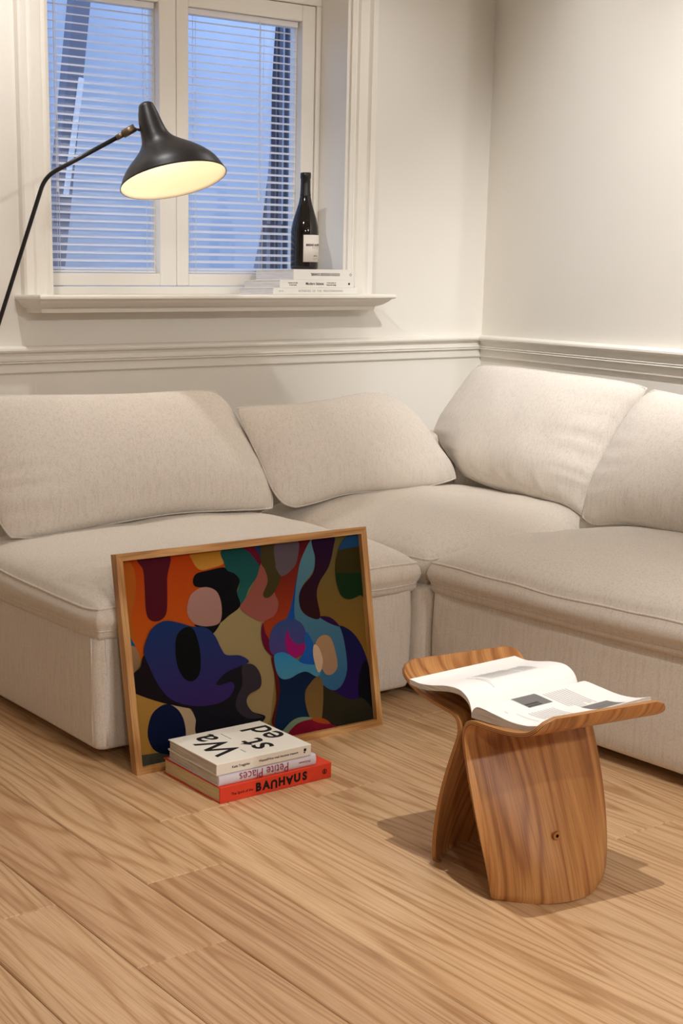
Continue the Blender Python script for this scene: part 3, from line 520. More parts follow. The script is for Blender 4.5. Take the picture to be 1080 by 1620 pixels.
def seat_cushion(x0, x1, y0, y1, zb, zl, zu, crown, parent, seed, wav=.006):
    cx, cy, hx, hy = (x0 + x1) / 2, (y0 + y1) / 2, (x1 - x0) / 2, (y1 - y0) / 2; N = 56
    nz = lambda x, y, s, k: mnoise.noise((x * s + seed * 7.1, y * s - seed * 3.3, k))
    def rr(u, v, k=.024): f = 1 - k * (u * u * v * v) ** 4; return cx + hx * u * f, cy + hy * v * f
    # u spacing denser to the edges
    us = [math.copysign(1 - (1 - abs(-1 + 2 * i / N)) ** 1.35, -1 + 2 * i / N) for i in range(N + 1)]
    def edge_z(x, y): return zu + wav * nz(x, y, 3.1, 1.7) + wav * .5 * nz(x, y, 8, 4.2)
    V = []; F = []
    for v in us:
        for u in us:
            x, y = rr(u, v); e = ((1 - abs(u) ** 4.2) * (1 - abs(v) ** 4.2)) ** .52
            V.append((x, y, edge_z(x, y) + crown * e * (1 + .16 * nz(x, y, 2.2, 8)) + .004 * e * nz(x, y, 7, 2)))
    n = N + 1
    for j in range(N):
        for i in range(N): a = j * n + i; F.append((a, a + 1, a + n + 1, a + n))
    loop = [i for i in range(n)] + [j * n + N for j in range(1, n)] + [N * n + i for i in range(N - 1, -1, -1)] + [j * n for j in range(N - 1, 0, -1)]
    prev = loop; K = len(loop); top = [V[i] for i in loop]
    def norm2(x, y):
        a, b = (x - cx) / hx, (y - cy) / hy; d = Vector((math.copysign(abs(a) ** 14, a), math.copysign(abs(b) ** 14, b))); return d.normalized() if d.length > 1e-9 else Vector((0, 0))
    low = []
    for t, o in ((.25, .010), (.5, .014), (.75, .010), (1.0, .001), (1.3, .003), (1.6, -.006), (1.75, -.03)):
        cur = []
        for (x, y, z) in top:
            zl_ = zl + wav * .8 * nz(x, y, 3.4, 6.1); d = norm2(x, y)
            zz = z + (zl_ - z) * t if t <= 1 else zl_ + (zb - zl_) * min(1, (t - 1) / .75)
            V.append((x + d.x * o, y + d.y * o, zz)); cur.append(len(V) - 1)
            if t == 1.0: low.append((x, y, zl_))
        for i in range(K): F.append((prev[i], cur[i], cur[(i + 1) % K], prev[(i + 1) % K]))
        prev = cur
    V.append((cx, cy, zb)); c = len(V) - 1
    for i in range(K): F.append((prev[i], c, prev[(i + 1) % K]))
    o = pyd('seat_cushion', V, F, 'fabric', parent, True)
    for P in (top, low):
        bm = bmesh.new(); tube(bm, P, .0034, 6, True); bmo('piping', bm, 'fabric', o, True)
    return o
SZ = dict(z0=.030, z1=.302)
def module(loc, label, base, r, back, seat, seed, seams=()):
    t = empty('sofa_module', loc, 0, label, 'sofa', 'modules of the cream corner sofa')
    soft_base('base', *base, SZ['z0'], SZ['z1'], r, t)
    for b in back: soft_base('backrest', *b, .30, .585, .03, t)
    seat_cushion(*seat, .286, .313, .369, .078, t, seed, .011)
    x0, x1, y0, y1 = base
    for fx in (x0 + .16, x1 - .16):
        for fy in (y0 + .16, y1 - .16): boxo('foot', fx - .03, fx + .03, fy - .03, fy + .03, 0, .034, 'dark', t, .003)
    for sx, sy, za in seams:
        bm = bmesh.new(); tube(bm, [(sx, sy, .042 + (za - .042) * k / 6) for k in range(7)], .0022, 6); bmo('seam_piping', bm, 'fabric', t, True)
    return t
module((1.9, 3.0, 0), 'left module of the cream sofa with the framed print leaning on it', (1.428, 2.383, 2.568, 3.50), .028, [(1.435, 2.38, 3.36, 3.50)], (1.424, 2.398, 2.560, 3.37), 1, [(1.4275, 2.592, .295), (1.452, 2.5675, .295)])
module((2.87, 3.0, 0), 'corner module of the cream sofa below the two meeting cushions', (2.391, 3.37, 2.540, 3.50), .036, [(2.39, 3.37, 3.37, 3.50), (3.28, 3.37, 2.55, 3.37)], (2.418, 3.29, 2.562, 3.38), 2)
module((2.86, 2.05, 0), 'right module of the cream sofa beside the wooden stool', (2.406, 3.31, 1.58, 2.532), .028, [(3.22, 3.31, 1.585, 2.53)], (2.398, 3.23, 1.575, 2.543), 3)
# ------------------------------------------------------------------ loose back cushions
def pillow(d, tf, tb, face, seed, label, wr=.005, low=.25, pk=.004):
    nu, nv = 64, 44
    B, T, L, R = (resample(cat_rom(d[k], 8), n) for k, n in (('B', nu), ('T', nu), ('L', nv), ('R', nv)))
    c00, c10, c01, c11 = B[0], B[-1], T[0], T[-1]
    N = (B[nu // 2] - T[nu // 2]).cross(R[nv // 2] - L[nv // 2]).normalized()
    if N.dot(Vector(face)) < 0: N = -N
    def S(u, v):
        def at(P, t): f = max(0, min(1, t)) * (len(P) - 1); i = min(int(f), len(P) - 2); return P[i].lerp(P[i + 1], f - i)
        return at(B, u) * (1 - v) + at(T, u) * v + at(L, v) * (1 - u) + at(R, v) * u - (c00 * (1 - u) * (1 - v) + c10 * u * (1 - v) + c01 * (1 - u) * v + c11 * u * v)
    V = []; F = []; idx = {}
    def spread(k, n): t = -1 + 2 * k / n; return math.copysign(1 - (1 - abs(t)) ** 1.5, t)
    for side in (1, -1):
        for j in range(nv + 1):
            for i in range(nu + 1):
                edge = i in (0, nu) or j in (0, nv)
                if side < 0 and edge: idx[(side, i, j)] = idx[(1, i, j)]; continue
                u, v = spread(i, nu), spread(j, nv); f = 1 - .028 * (u * u * v * v) ** 3
                p = S((u * f + 1) / 2, (v * f + 1) / 2)
                h = ((1 - abs(u) ** 2.3) * (1 - abs(v) ** 2.3)) ** .58
                h *= 1 - low * .5 * v
                th = (tf if side > 0 else -tb) * h
                q = (p.x * 3.3 + seed * 5, p.y * 3.3, p.z * 3.3); w = wr * mnoise.noise(q) * 2 * h + wr * .7 * mnoise.noise((q[0] * 3, q[1] * 3, q[2] * 3)) * h
                ed = max(abs(u), abs(v)); a = u if abs(v) > abs(u) else v
                w += pk * math.sin(a * 23 + seed + 3 * mnoise.noise((a * 4, seed, 0))) * max(0, (ed - .55) / .45) * h * (1 if v < .3 else .35)
                V.append(p + N * (th + w)); idx[(side, i, j)] = len(V) - 1
    for side in (1, -1):
        for j in range(nv):
            for i in range(nu):
                f = (idx[(side, i, j)], idx[(side, i + 1, j)], idx[(side, i + 1, j + 1)], idx[(side, i, j + 1)]); F.append(f if side > 0 else f[::-1])
    base = (c00 + c10) / 2
    t = empty('back_cushion', tuple(base), 0, label, 'cushion', 'loose back cushions on the sofa')
    me = bpy.data.meshes.new('cover'); me.from_pydata([tuple(p) for p in V], [], F); me.update(); bm = bmesh.new(); bm.from_mesh(me); bmesh.ops.recalc_face_normals(bm, faces=bm.faces[:]); bm.to_mesh(me); bm.free()
    link('cover', me, 'cush', t, True)
    loop = [V[idx[(1, i, 0)]] for i in range(nu)] + [V[idx[(1, nu, j)]] for j in range(nv)] + [V[idx[(1, i, nv)]] for i in range(nu, 0, -1)] + [V[idx[(1, 0, j)]] for j in range(nv, 0, -1)]
    bm = bmesh.new(); tube(bm, loop, .0030, 6, True); bmo('piping', bm, 'cush', t, True)
    return t
CAMP = (-.55, -.8, .2)
pillow(CUSH_A, .085, .085, CAMP, 1, 'large cream back cushion above the framed print, left end of sofa', .005, .35)
pillow(CUSH_B, .062, .075, CAMP, 2, 'slumped cream back cushion in the middle, half behind the left one', .006, .2, .003)
pillow(CUSH_C, .085, .055, (-1, 0, .2), 3, 'cream back cushion in the room corner with wrinkled lower edge', .006, .4, .007)
pillow(CUSH_D, .085, .055, (-1, 0, .2), 4, 'rightmost cream back cushion, next to the wrinkled corner cushion', .005, .35, .005)
# ------------------------------------------------------------------ framed print leaning on the sofa
FW, FH, FD, FB = .700, .498, .024, .0165
fr = empty('framed_print', (1.465, 2.459, 0), 0, 'oak framed abstract print leaning against the sofa', 'picture')
lean = math.atan2(.088, .488); rz = math.atan2(2.431 - 2.459, 2.163 - 1.465)
fr.rotation_euler = (-lean, 0, rz)     # local: x along the bottom edge, z up the face, y into depth
fr.rotation_euler = (Matrix.Rotation(rz, 4, 'Z') @ Matrix.Rotation(-lean, 4, 'X')).to_euler()
def loc_link(o, parent): o.parent = parent; o.matrix_parent_inverse = Matrix.Identity(4); return o
def bar_uv(name, x0, x1, z0, z1, miter, horiz):
    # mitred moulding, front at y=0
    b = FB
    if miter == 'b': q = [(0, 0), (FW, 0), (FW - b, b), (b, b)]
    if miter == 't': q = [(FW, FH), (0, FH), (b, FH - b), (FW - b, FH - b)]
    if miter == 'l': q = [(0, FH), (0, 0), (b, b), (b, FH - b)]
    if miter == 'r': q = [(FW, 0), (FW, FH), (FW - b, FH - b), (FW - b, b)]
    V = [(x, 0, z) for x, z in q] + [(x, FD, z) for x, z in q]
    F = [(0, 1, 2, 3), (7, 6, 5, 4), (0, 4, 5, 1), (1, 5, 6, 2), (2, 6, 7, 3), (3, 7, 4, 0)]
    me = bpy.data.meshes.new(name); me.from_pydata(V, [], F); uv = me.uv_layers.new(name='UVMap')
    for lp in me.loops:
        p = me.vertices[lp.vertex_index].co; uv.data[lp.index].uv = ((p.z + p.y, p.x) if horiz else (p.x + p.y, p.z))
    return loc_link(link(name, me, 'frameoak'), fr)
for n, h in (('b', 1), ('t', 1), ('l', 0), ('r', 0)): bar_uv('frame_bar', 0, 0, 0, 0, n, h)
o = boxo('backing', .006, FW - .006, .018, FD - .001, .006, FH - .006, 'dark'); loc_link(o, fr)
def artwork():
    bm = bmesh.new(); cl = bm.loops.layers.float_color.new('Col'); b = FB - .002; w, h = FW - 2 * b, FH - 2 * b
    for k, (n, c1, c2, P, sm) in enumerate(ART):
        pts = [Vector((u, v, 0)) for u, v in P]
        if sm: pts = cat_rom(pts, 6, True)
        Q = []
        for p in pts:
            u, v = min(1, max(0, p.x)), min(1, max(0, p.y)); q = (b + u * w, .0165 - k * .00009, FH - b - v * h)
            if not Q or (Vector(q) - Vector(Q[-1])).length > 1e-4: Q.append(q)
        if (Vector(Q[0]) - Vector(Q[-1])).length < 1e-4: Q.pop()
        f = bm.faces.new([bm.verts.new(q) for q in Q]); zs = [q[2] for q in Q]; a, z = max(zs), min(zs)
        A, Z = srgb(*c1), srgb(*c2)
        for lp in f.loops:
            t = (a - lp.vert.co.z) / max(1e-6, a - z); lp[cl] = tuple((A[i] + (Z[i] - A[i]) * t) * ART_GAIN for i in range(3)) + (1,)
        f.normal_update()
        if f.normal.y > 0: f.normal_flip()
    bmesh.ops.triangulate(bm, faces=bm.faces[:])
    me = bpy.data.meshes.new('print'); bm.to_mesh(me); bm.free(); loc_link(link('print', me, 'print'), fr)
ART_GAIN = .82
artwork()
# ------------------------------------------------------------------ books
def book(name, loc, sx, sy, th, cm, pm, label, group=None, ov=.003, bt=.0024, spine='flat', rz=0.0, z=0.0):
    # local: spine along x on the -y side, origin at the middle of its footprint
    t = empty(name, (loc[0], loc[1], z), rz, label, 'book', group); hx, hy = sx / 2, sy / 2
    bm = bmesh.new(); box(bm, -hx, hx, -hy, hy, 0, bt, .0007, 1); box(bm, -hx, hx, -hy, hy, th - bt, th, .0007, 1)
    if spine == 'flat': box(bm, -hx, hx, -hy - .0006, -hy + .003, .0004, th - .0004, .0008, 2)
    else:
        n = 8; A = []
        for k in range(n + 1):
            a = math.pi * k / n; A.append((-hy + .001 - .0045 * math.sin(a), th / 2 - (th / 2 - .0003) * math.cos(a)))
        A += [(-hy + .004, th - .0003), (-hy + .004, .0003)]
        L = [bm.verts.new((-hx, y, zz)) for y, zz in A]; R_ = [bm.verts.new((hx, y, zz)) for y, zz in A]
        for j in range(len(A)): bm.faces.new((L[j], L[(j + 1) % len(A)], R_[(j + 1) % len(A)], R_[j]))
        bm.faces.new(L[::-1]); bm.faces.new(R_)
    loc_link(bmo('cover', bm, cm), t)
    o = boxo('page_block', -hx + ov, hx - ov, -hy + .003, hy - ov, bt, th - bt, pm, None); loc_link(o, t)
    return t
def btext(t, name, body, size, o, right, up, m, offset=0, sx=1.0, align='CENTER', spacing=1.0, shear=0.0):
    return loc_link(place_text(name, text_mesh(body, size, offset, .00015, align, spacing, shear), o, right, up, m, None, sx), t)
X_, nX, Y_, Z_, nZ = (1, 0, 0), (-1, 0, 0), (0, 1, 0), (0, 0, 1), (0, 0, -1)
FB_ = 'books stacked on the floor'
rb = book('red_book', (1.6735, 2.3285), .298, .228, .036, 'red', 'pagesy', 'thick red hardback at the bottom of the floor stack', FB_, rz=-.012)
y_ = -.114 - .0007
# heavy geometric capitals, some turned over
for k, (ch, fl) in enumerate((('B', 1), ('A', 1), ('U', -1), ('H', 1), ('A', -1), ('U', 1), ('S', 1))):
    btext(rb, 'title_letter', ch, .0255, (-.050 + k * .0208, y_, .0178), (fl, 0, 0), (0, 0, fl), 'ink', .0013)
btext(rb, 'subtitle', 'The Spirit of the', .0085, (-.092, y_, .0165), X_, Z_, 'ink', .0001)
def ring(t, o, r, m):
    bm = bmesh.new(); n = 16
    for k in range(n):
        a, b = 2 * math.pi * k / n, 2 * math.pi * (k + 1) / n
        bm.faces.new([bm.verts.new((o[0] + q * math.cos(w), o[1], o[2] + q * math.sin(w))) for w, q in ((a, r), (b, r), (b, r * .72), (a, r * .72))])
    loc_link(bmo('publisher_mark', bm, m), t)
ring(rb, (.130, y_ - .0003, .018), .0062, 'ink'); boxo_ = boxo('publisher_mark', .1285, .1315, y_ - .0004, y_, .0145, .0215, 'ink'); loc_link(boxo_, rb)
pb = book('glossy_book', (1.6545, 2.3250), .256, .206, .0255, 'lilac', 'pages', 'white glossy hardback with crimson upside-down title, middle of the floor stack', FB_, spine='round', rz=-.02, z=.0362)
btext(pb, 'title', 'Petite Places', .0300, (-.012, -.103 - .0042, .0128), nX, nZ, 'inkred', -.0002, .86)
btext(pb, 'author', 'McGuinness', .0065, (.096, -.103 - .0040, .0135), nX, nZ, 'inkred', 0)
wb_ = book('lettered_book', (1.6440, 2.3175), .248, .196, .0255, 'cwhite', 'pages', 'off-white book with large black letters on the cover, top of the floor stack', FB_, rz=-.02, z=.0619)
zt = .0255 + .0003
# cover lettering: the head of the book points to -x, lines read away from the spine
btext(wb_, 'cover_letters', 'Wa', .104, (-.056, .010, zt), Y_, nX, 'ink', .0009, .90)
btext(wb_, 'cover_letters', 'st', .104, (.020, -.034, zt), Y_, nX, 'ink', .0009, .90)
btext(wb_, 'cover_letters', 'ed', .104, (.084, .022, zt), Y_, nX, 'ink', .0009, .90)
for (x, y, l) in ((-.005, .045, .042), (-.027, -.055, .020)):
    loc_link(boxo('cover_line', x - .0006, x + .0006, y - l / 2, y + l / 2, .0255, zt, 'ink'), wb_)
y_ = -.098 - .0007
btext(wb_, 'spine_text', 'Katie Treggiden', .0072, (-.062, y_, .0128), X_, Z_, 'ink', .00012)
btext(wb_, 'spine_text', 'Wasted', .0072, (-.004, y_, .0128), X_, Z_, 'ink', .00012)
btext(wb_, 'spine_text', 'When trash becomes treasure', .0066, (.048, y_, .0128), X_, Z_, 'ink', .00010)
loc_link(boxo('publisher_mark', .104, .1105, y_ - .0002, y_, .0125, .0185, 'ink'), wb_); loc_link(boxo('publisher_mark', .104, .108, y_ - .0002, y_, .0085, .0115, 'ink'), wb_)
# books on the sill
SG = 'white books stacked on the window sill'
s1 = book('sill_book', (2.952, 3.825), .365, .205, .0215, 'cwhite2', 'pagesw', 'bottom white book of the stack on the window sill', SG, z=1.0482)
btext(s1, 'spine_text', 'INTERIORS  OF  THE  MEDITERRANEAN', .0105, (.02, -.1034, .0108), X_, Z_, 'inkgrey', .0, 1.05)
btext(s1, 'spine_text', 'RIZ ZO', .006, (-.150, -.1034, .0108), X_, Z_, 'inkgrey', .0)
s2 = book('sill_book', (2.964, 3.838), .318, .215, .0262, 'cwhite2', 'pagesw', 'white book with small black spine title, middle of the sill stack', SG, z=1.0699, rz=-.01)
y_ = -.1075 - .0008
btext(s2, 'spine_text', 'Modern Sabana', .0125, (-.012, y_, .0135), X_, Z_, 'ink', .0002)
for zz, a, b in ((.0165, 'Interiors & style', 'A new vision of'), (.0095, '& the home', 'living with design')):
    btext(s2, 'spine_text', a, .0062, (-.105, y_, zz), X_, Z_, 'ink', .0001); btext(s2, 'spine_text', b, .0062, (.060, y_, zz), X_, Z_, 'ink', .0001)
ring(s2, (.138, y_ - .0003, .0131), .004, 'ink'); loc_link(boxo('publisher_mark', .1355, .1405, y_ - .0004, y_, .0106, .0156, 'ink'), s2)
s3 = book('sill_book', (2.998, 3.850), .266, .220, .0352, 'cwhite2', 'pagesw', 'thick white book with upside-down capitals, under the wine bottle', SG, z=1.0963, rz=.01)
y_ = -.110 - .0008
btext(s3, 'spine_text', 'COCOS CROQUE CHANEL', .0125, (.005, y_, .0185), nX, nZ, 'ink', .0003, .85)
ring(s3, (.118, y_ - .0003, .0176), .0045, 'ink')
# ------------------------------------------------------------------ wine bottle
bt = empty('wine_bottle', (2.968, 3.812, 1.1317), math.radians(0), 'dark wine bottle with cream label standing on the sill books', 'bottle')
prof = [(.0, .004), (.030, .004), (.044, .0), (.0475, .004), (.048, .012), (.048, .125), (.0465, .142), (.041, .166), (.032, .194), (.0235, .220), (.0185, .245), (.0165, .270), (.0160, .318), (.0, .318)]
bm = bmesh.new(); lathe(bm, prof, 40); loc_link(bmo('glass', bm, 'glassb', None, True), bt)
bm = bmesh.new(); lathe(bm, [(.0190, .246), (.0176, .262), (.0170, .285), (.0168, .302), (.0182, .304), (.0184, .320), (.0172, .3225), (.0, .3225)], 32); loc_link(bmo('foil_capsule', bm, 'foil', None, True), bt)
def wrap(r, a0, a1, z0, z1, m, name, n=24):
    V = []; F = []
    for i in range(n + 1):
        a = math.radians(a0 + (a1 - a0) * i / n)
        for rr in (r, r - .0006):
            for z in (z0, z1): V.append((rr * math.cos(a), rr * math.sin(a), z))
    for i in range(n): a = 4 * i; b = a + 4; F += [(a, b, b + 1, a + 1), (a + 2, a + 3, b + 3, b + 2), (a + 1, b + 1, b + 3, a + 3), (a, a + 2, b + 2, b)]
    F += [(0, 1, 3, 2), (4 * n, 4 * n + 2, 4 * n + 3, 4 * n + 1)]
    return loc_link(pyd(name, V, F, m, None, True), bt)
AC = -124 + 47          # centre of the front label, degrees round the bottle (camera sits near -124)
wrap(.0487, AC - 56, AC + 56, .025, .115, 'label', 'front_label'); wrap(.0487, AC + 148, AC + 215, .025, .118, 'label', 'back_label')
def wrap_text(body, size, z, off, m):
    me = text_mesh(body, size, off, .0)
    for v in me.vertices:
        a = math.radians(AC) + v.co.x / .0490; v.co = Vector((.0491 * math.cos(a), .0491 * math.sin(a), z + v.co.y))
    loc_link(link('label_text', me, m), bt)
wrap_text('BREAD & BUTTER', .0098, .081, .0004, 'ink'); wrap_text('PINOT NOIR', .0055, .072, .0, 'inkgrey'); wrap_text('2 0 1 8', .0065, .045, .0002, 'ink'); wrap_text('CALIFORNIA', .0042, .036, .0, 'inkgrey')
# ------------------------------------------------------------------ butterfly-shaped plywood stool
st = empty('plywood_stool', (1.804, 1.637, 0), math.radians(-8), 'bent plywood stool with two flaring legs and an open book on top', 'stool')
PROF = [(.204, .371), (.200, .360), (.191, .348), (.174, .3375), (.150, .3295), (.122, .3240), (.09, .3200), (.06, .3175), (.036, .3165), (.021, .3135), (.011, .305), (.0065, .290), (.009, .272), (.024, .230), (.046, .168), (.065, .108), (.080, .052), (.088, .001)]
def shell(sgn):
    P = resample(cat_rom([Vector((d, z, 0)) for d, z in PROF], 10), 72); nt = 28; n = len(P); th = .0042
    L = [0]
    for a, b in zip(P, P[1:]): L.append(L[-1] + (b - a).length)
    tot = L[-1]
    def pt(i, t):
        d, z = P[i].x, P[i].y; s = L[i]; w = .140
        k = max(0, min(1, (s - .17) / (tot - .17))); w = .140 - .012 * k + .012 * math.sin(math.pi * k)
        if s < .03: w += -.03 + math.sqrt(max(0, .03 ** 2 - (.03 - s) ** 2))
        e = tot - s
        if e < .014: w += -.014 + math.sqrt(max(0, .014 ** 2 - (.014 - e) ** 2))
        b = .064 * k ** 1.15 * (1 - t * t) if k > 0 else 0
        return Vector((w * t, -sgn * (d + b), z))
    G = [[pt(i, -1 + 2 * j / nt) for j in range(nt + 1)] for i in range(n)]
    def nrm(i, j):
        a = G[min(i + 1, n - 1)][j] - G[max(i - 1, 0)][j]; jj = min(max(j, 1), nt - 1); b = G[i][jj + 1] - G[i][jj - 1]
        q = a.cross(b)
        return q.normalized() if q.length > 1e-9 else Vector((0, 0, 1))
    NN = [[nrm(i, j) for j in range(nt + 1)] for i in range(n)]
    V = []; F = []; U = []
    for side in (1, -1):
        for i in range(n):
            for j in range(nt + 1): V.append(G[i][j] + NN[i][j] * th * side); U.append((G[i][j].x + (.4 if sgn > 0 else 0), L[i]))
    off = n * (nt + 1)
    for side in (0, 1):
        for i in range(n - 1):
            for j in range(nt):
                a = side * off + i * (nt + 1) + j; f = (a, a + 1, a + nt + 2, a + nt + 1); F.append(f if side == 0 else f[::-1])
    me = bpy.data.meshes.new('shell'); me.from_pydata([tuple(v) for v in V], [], F); me.update(); uv = me.uv_layers.new(name='UVMap')
    for lp in me.loops: uv.data[lp.index].uv = U[lp.vertex_index]
    o = loc_link(link('shell', me, 'veneer', None, True), st)
    # laminated edge all round
    rim = [(0, j) for j in range(nt + 1)] + [(i, nt) for i in range(1, n)] + [(n - 1, j) for j in range(nt - 1, -1, -1)] + [(i, 0) for i in range(n - 2, 0, -1)]
    V = []; F = []; U = []; K = len(rim)
    for (i, j) in rim:
        c = G[i][j]; out = (c - G[min(max(i, 2), n - 3)][min(max(j, 2), nt - 2)]); nn = NN[i][j]; out = (out - nn * out.dot(nn)); out = out.normalized() if out.length > 1e-9 else out
        for q, oo in ((1, 0), (.6, .0008), (-.6, .0008), (-1, 0)): V.append(c + nn * th * q + out * oo); U.append((0, (q + 1) / 2))
    for k in range(K):
        a, b = 4 * k, 4 * ((k + 1) % K)
        for q in range(3): F.append((a + q, b + q, b + q + 1, a + q + 1))
    me = bpy.data.meshes.new('ply_edge'); me.from_pydata([tuple(v) for v in V], [], F); me.update(); uv = me.uv_layers.new(name='UVMap')
    for lp in me.loops: uv.data[lp.index].uv = U[lp.vertex_index]
    e = link('ply_edge', me, 'plyedge', None, True); e.parent = o; e.matrix_parent_inverse = Matrix.Identity(4)
    return o
shell(1); shell(-1)
def disc_bolt(x, y, z, r, s):
    bm = bmesh.new(); tube(bm, [(x, y, z), (x, y + s * .004, z)], r, 16); o = loc_link(bmo('bolt', bm, 'brass'), st)
    bm = bmesh.new(); tube(bm, [(x, y + s * .0041, z), (x, y + s * .0046, z)], r * .42, 6); h = bmo('hex_socket', bm, 'dark'); h.parent = o; h.matrix_parent_inverse = Matrix.Identity(4)
disc_bolt(-.012, -.1125, .112, .0078, -1); disc_bolt(-.012, .1125, .112, .0078, 1)
bm = bmesh.new(); tube(bm, [(-.012, -.098, .112), (-.012, .098, .112)], .005, 10); loc_link(bmo('tie_rod', bm, 'brass', None, True), st)
# ------------------------------------------------------------------ open book lying on the stool
ob = empty('open_book', (1.806, 1.640, .318), math.radians(1.5), 'open book with white pages lying face up on the wooden stool', 'book')
OZ = .318
TOP_R = [(0, .331), (.006, .341), (.018, .3455), (.05, .3425), (.09, .3385), (.125, .3405), (.150, .3470), (.162, .352)]
BOT_R = [(0, .322), (.02, .3225), (.05, .3235), (.09, .3260), (.125, .3305), (.150, .3360), (.164, .3415)]
TOP_L = [(0, .331), (.004, .345), (.014, .358), (.034, .3665), (.065, .3650), (.100, .3575), (.130, .3535), (.158, .3555)]
BOT_L = [(0, .322), (.002, .335), (.011, .347), (.030, .3560), (.062, .3550), (.098, .3480), (.130, .3440), (.158, .3465)]
BX = .142
def half(sgn, TOP, BOT):
    A = resample(cat_rom([Vector((-sgn * d, z - OZ, 0)) for d, z in TOP], 8), 36); B = resample(cat_rom([Vector((-sgn * d, z - OZ, 0)) for d, z in BOT], 8), 36)
    n = len(A); V = []; F = []
    for x in (-BX, BX):
        for P in (A, B):
            for p in P: V.append((x, p.x, p.y))
    i0, i1, i2, i3 = 0, n, 2 * n, 3 * n; side = []
    top = []
    for k in range(n - 1):
        top.append((i0 + k, i0 + k + 1, i2 + k + 1, i2 + k)); side.append((i1 + k, i3 + k, i3 + k + 1, i1 + k + 1))
        side.append((i0 + k, i1 + k, i1 + k + 1, i0 + k + 1)); side.append((i2 + k, i2 + k + 1, i3 + k + 1, i3 + k))
    side.append((i0 + n - 1, i1 + n - 1, i3 + n - 1, i2 + n - 1))
    loc_link(pyd('page_block', V, side, 'pages'), ob); loc_link(pyd('top_page', [(x, y, z + .0002) for x, y, z in V], top, 'paper', None, True), ob)
    return A
PR = half(1, TOP_R, BOT_R); PL = half(-1, TOP_L, BOT_L)
def on_page(P, x0, x1, s0, s1, m, name, lift=.0006, parent=None):
    # flat print following the page curve; s measured along the page from the gutter (0..1)
    V = []; F = []; n = 6
    for k in range(n + 1):
        f = (s0 + (s1 - s0) * k / n) * (len(P) - 1); i = min(int(f), len(P) - 2); p = P[i].lerp(P[i + 1], f - i); q = (P[i + 1] - P[i]).normalized(); nn = Vector((-q.y, q.x, 0)); nn = nn if nn.y > 0 else -nn
        p = p + nn * lift
        V += [(x0, p.x, p.y), (x1, p.x, p.y)]
    for k in range(n): a = 2 * k; F.append((a, a + 1, a + 3, a + 2))
    return V, F
def print_lines(P, rects, m, name):
    V = []; F = []
    for r in rects:
        v, f = on_page(P, *r, m, name); o = len(V); V += v; F += [tuple(i + o for i in q) for q in f]
    loc_link(pyd(name, V, F, m, None), ob)
rr = random.Random(3)
# left page: text columns (lines run from the outer edge towards the gutter)
def lines(xa, xb, step, s0, s1, rag=.0): 
    out = []; x = xa
    while x < xb: out.append((x, x + step * .38, s0, s1 - rr.uniform(0, rag))); x += step
    return out
print_lines(PL, lines(-.045, .032, .0048, .36, .66, .05), 'inkpale', 'text_block'); print_lines(PL, lines(.040, .082, .0048, .36, .64, .06), 'inkpale', 'text_block')
print_lines(PL, [(-.068, -.0655, .20, .60), (-.062, -.0605, .28, .5)], 'inkpale', 'text_block')
print_lines(PR, lines(-.085, -.02, .0075, .50, .82, .1), 'inkpale', 'text_block'); print_lines(PR, lines(.01, .075, .0075, .20, .66, .1), 'inkpale', 'text_block')
print_lines(PR, [(-.118, -.1155, .35, .40), (-.105, -.1035, .45, .75)], 'inkpale', 'text_block')
print_lines(PR, [(-.062, .000, .14, .40)], 'photo', 'printed_photo'); print_lines(PR, [(-.06, -.025, .27, .385)], 'photod', 'printed_photo'); print_lines(PR, [(.022, .092, .66, .90)], 'photo', 'printed_photo'); print_lines(PR, [(.032, .082, .72, .80)], 'photod', 'printed_photo')
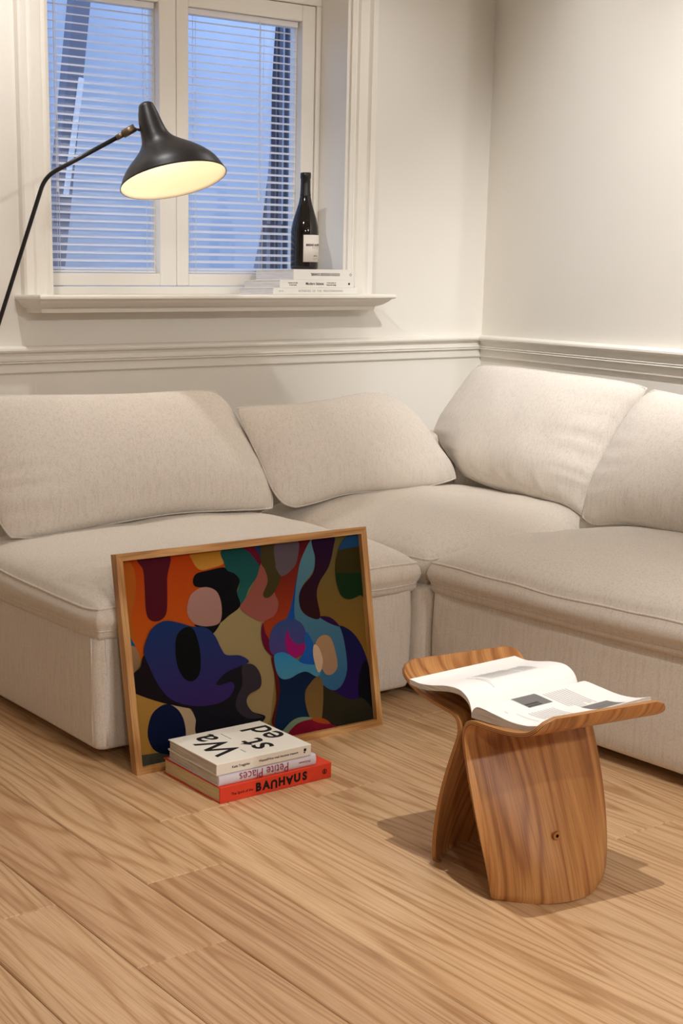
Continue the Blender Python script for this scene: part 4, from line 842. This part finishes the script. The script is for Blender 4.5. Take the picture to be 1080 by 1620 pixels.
# ------------------------------------------------------------------ floor lamp
E1 = Vector((.832, -.555, 0)); E3 = Vector((-.555, -.832, 0)); LP = Vector((2.12, 3.3, 0))
def lpt(a, z, c=0.0): return LP + E1 * a + Vector((0, 0, z)) + E3 * c
lamp = empty('floor_lamp', tuple(lpt(-.845, 0)), 0, 'black floor lamp with a lit bell-shaped shade in front of the window', 'lamp')
LEFT = [(-.108, 1.550), (-.109, 1.528), (-.107, 1.503), (-.102, 1.478), (-.100, 1.457), (-.106, 1.437), (-.120, 1.415), (-.138, 1.390), (-.152, 1.364), (-.162, 1.332)]
RIGHT = [(-.066, 1.561), (-.054, 1.540), (-.042, 1.515), (-.030, 1.495), (-.016, 1.482), (.007, 1.472), (.042, 1.460), (.077, 1.443), (.108, 1.420), (.136, 1.385)]
def shade_mesh(inset):
    n = 44; Ls = resample(cat_rom([Vector((a, z, 0)) for a, z in LEFT], 6), 36); Rs = resample(cat_rom([Vector((a, z, 0)) for a, z in RIGHT], 6), 36)
    V = []; F = []; rings = []
    secs = list(zip(Ls, Rs))
    c0, r0 = (secs[0][0] + secs[0][1]) / 2, (secs[0][1] - secs[0][0]) / 2; up = Vector((-r0.y, r0.x, 0)).normalized() * r0.length * .62
    cap = [(c0 - r0 * math.cos(t) + up * math.sin(t), c0 + r0 * math.cos(t) + up * math.sin(t)) for t in (1.35, 1.05, .7, .35)]
    secs = cap + secs; m = len(secs)
    for k, (l, r) in enumerate(secs):
        c, h = (l + r) / 2, (r - l) / 2; f = max(0, (k - 14) / (m - 15)); hl = max(h.length - inset, .001); h = h.normalized() * hl
        tilt = math.radians(13) * f; dep = hl * (1.0 + .0 * f); ring = []
        for j in range(n):
            t = 2 * math.pi * j / n; a = c.x + h.x * math.cos(t); z = c.y + h.y * math.cos(t) + dep * math.sin(t) * math.sin(tilt); V.append(lpt(a, z - inset * .3 * (1 - f), dep * math.sin(t) * math.cos(tilt))); ring.append(len(V) - 1)
        rings.append(ring)
    for A, B in zip(rings, rings[1:]):
        for j in range(n): F.append((A[j], A[(j + 1) % n], B[(j + 1) % n], B[j]))
    F.append(tuple(rings[0])); return V, F, rings[-1]
def mk_shade():
    Vo, Fo, ro = shade_mesh(0); Vi, Fi, ri = shade_mesh(.0022); n = len(Vo)
    rim = [(ro[j], ro[(j + 1) % len(ro)], ri[(j + 1) % len(ri)] + n, ri[j] + n) for j in range(len(ro))]
    o = pyd('shade', Vo + Vi, Fo + [tuple(q + n for q in f[::-1]) for f in Fi] + rim, 'black', lamp, True)
    o.data.materials.append(M['inner'])
    for i in range(len(Fo), len(Fo) + len(Fi)): o.data.polygons[i].material_index = 1
    return o
shade = mk_shade()
bm = bmesh.new(); bmesh.ops.create_uvsphere(bm, u_segments=20, v_segments=12, radius=.024)
for v in bm.verts: v.co = Vector((v.co.x, v.co.y, v.co.z * 1.15)) + lpt(-.045, 1.452)
bmo('bulb', bm, 'bulb', lamp, True)
bm = bmesh.new(); tube(bm, [lpt(-.075, 1.525), lpt(-.052, 1.472)], .015, 14); bmo('bulb_socket', bm, 'rod', lamp, True)
pl = bpy.data.lights.new('lamp_bulb_light', 'POINT'); pl.energy = .60; pl.color = (1.0, .83, .64); pl.shadow_soft_size = .026
po = bpy.data.objects.new('lamp_bulb_light', pl); COL.objects.link(po); po.location = lpt(-.035, 1.405)
def bez(p0, p1, p2, n=8): return [p0 * (1 - t) ** 2 + p1 * 2 * t * (1 - t) + p2 * t * t for t in [k / n for k in range(n + 1)]]
rod = [lpt(-.160, 1.478)] + bez(lpt(-.340, 1.386), lpt(-.370, 1.370), lpt(-.382, 1.337)) + [lpt(-.508, .981), lpt(-.845, .03)]
bm = bmesh.new(); tube(bm, rod, .0062, 10); bmo('stem', bm, 'rod', lamp, True)
bm = bmesh.new(); tube(bm, [lpt(-.170, 1.473), lpt(-.150, 1.4835)], .0078, 14); bmo('joint_sleeve', bm, 'bronze', lamp, True)
bm = bmesh.new(); tube(bm, [lpt(-.152, 1.4825), lpt(-.1185, 1.5005)], .0112, 16); bmo('joint_knob', bm, 'bronze', lamp, True)
bm = bmesh.new(); tube(bm, [lpt(-.121, 1.4985), lpt(-.100, 1.492)], .0036, 10); bmo('pivot', bm, 'rod', lamp, True)
bm = bmesh.new(); lathe(bm, [(0, 0), (.135, 0), (.14, .004), (.14, .012), (.132, .018), (.02, .022), (.012, .04), (0, .04)], 36, lpt(-.845, 0).x, lpt(-.845, 0).y); bmo('lamp_base', bm, 'rod', lamp, True)
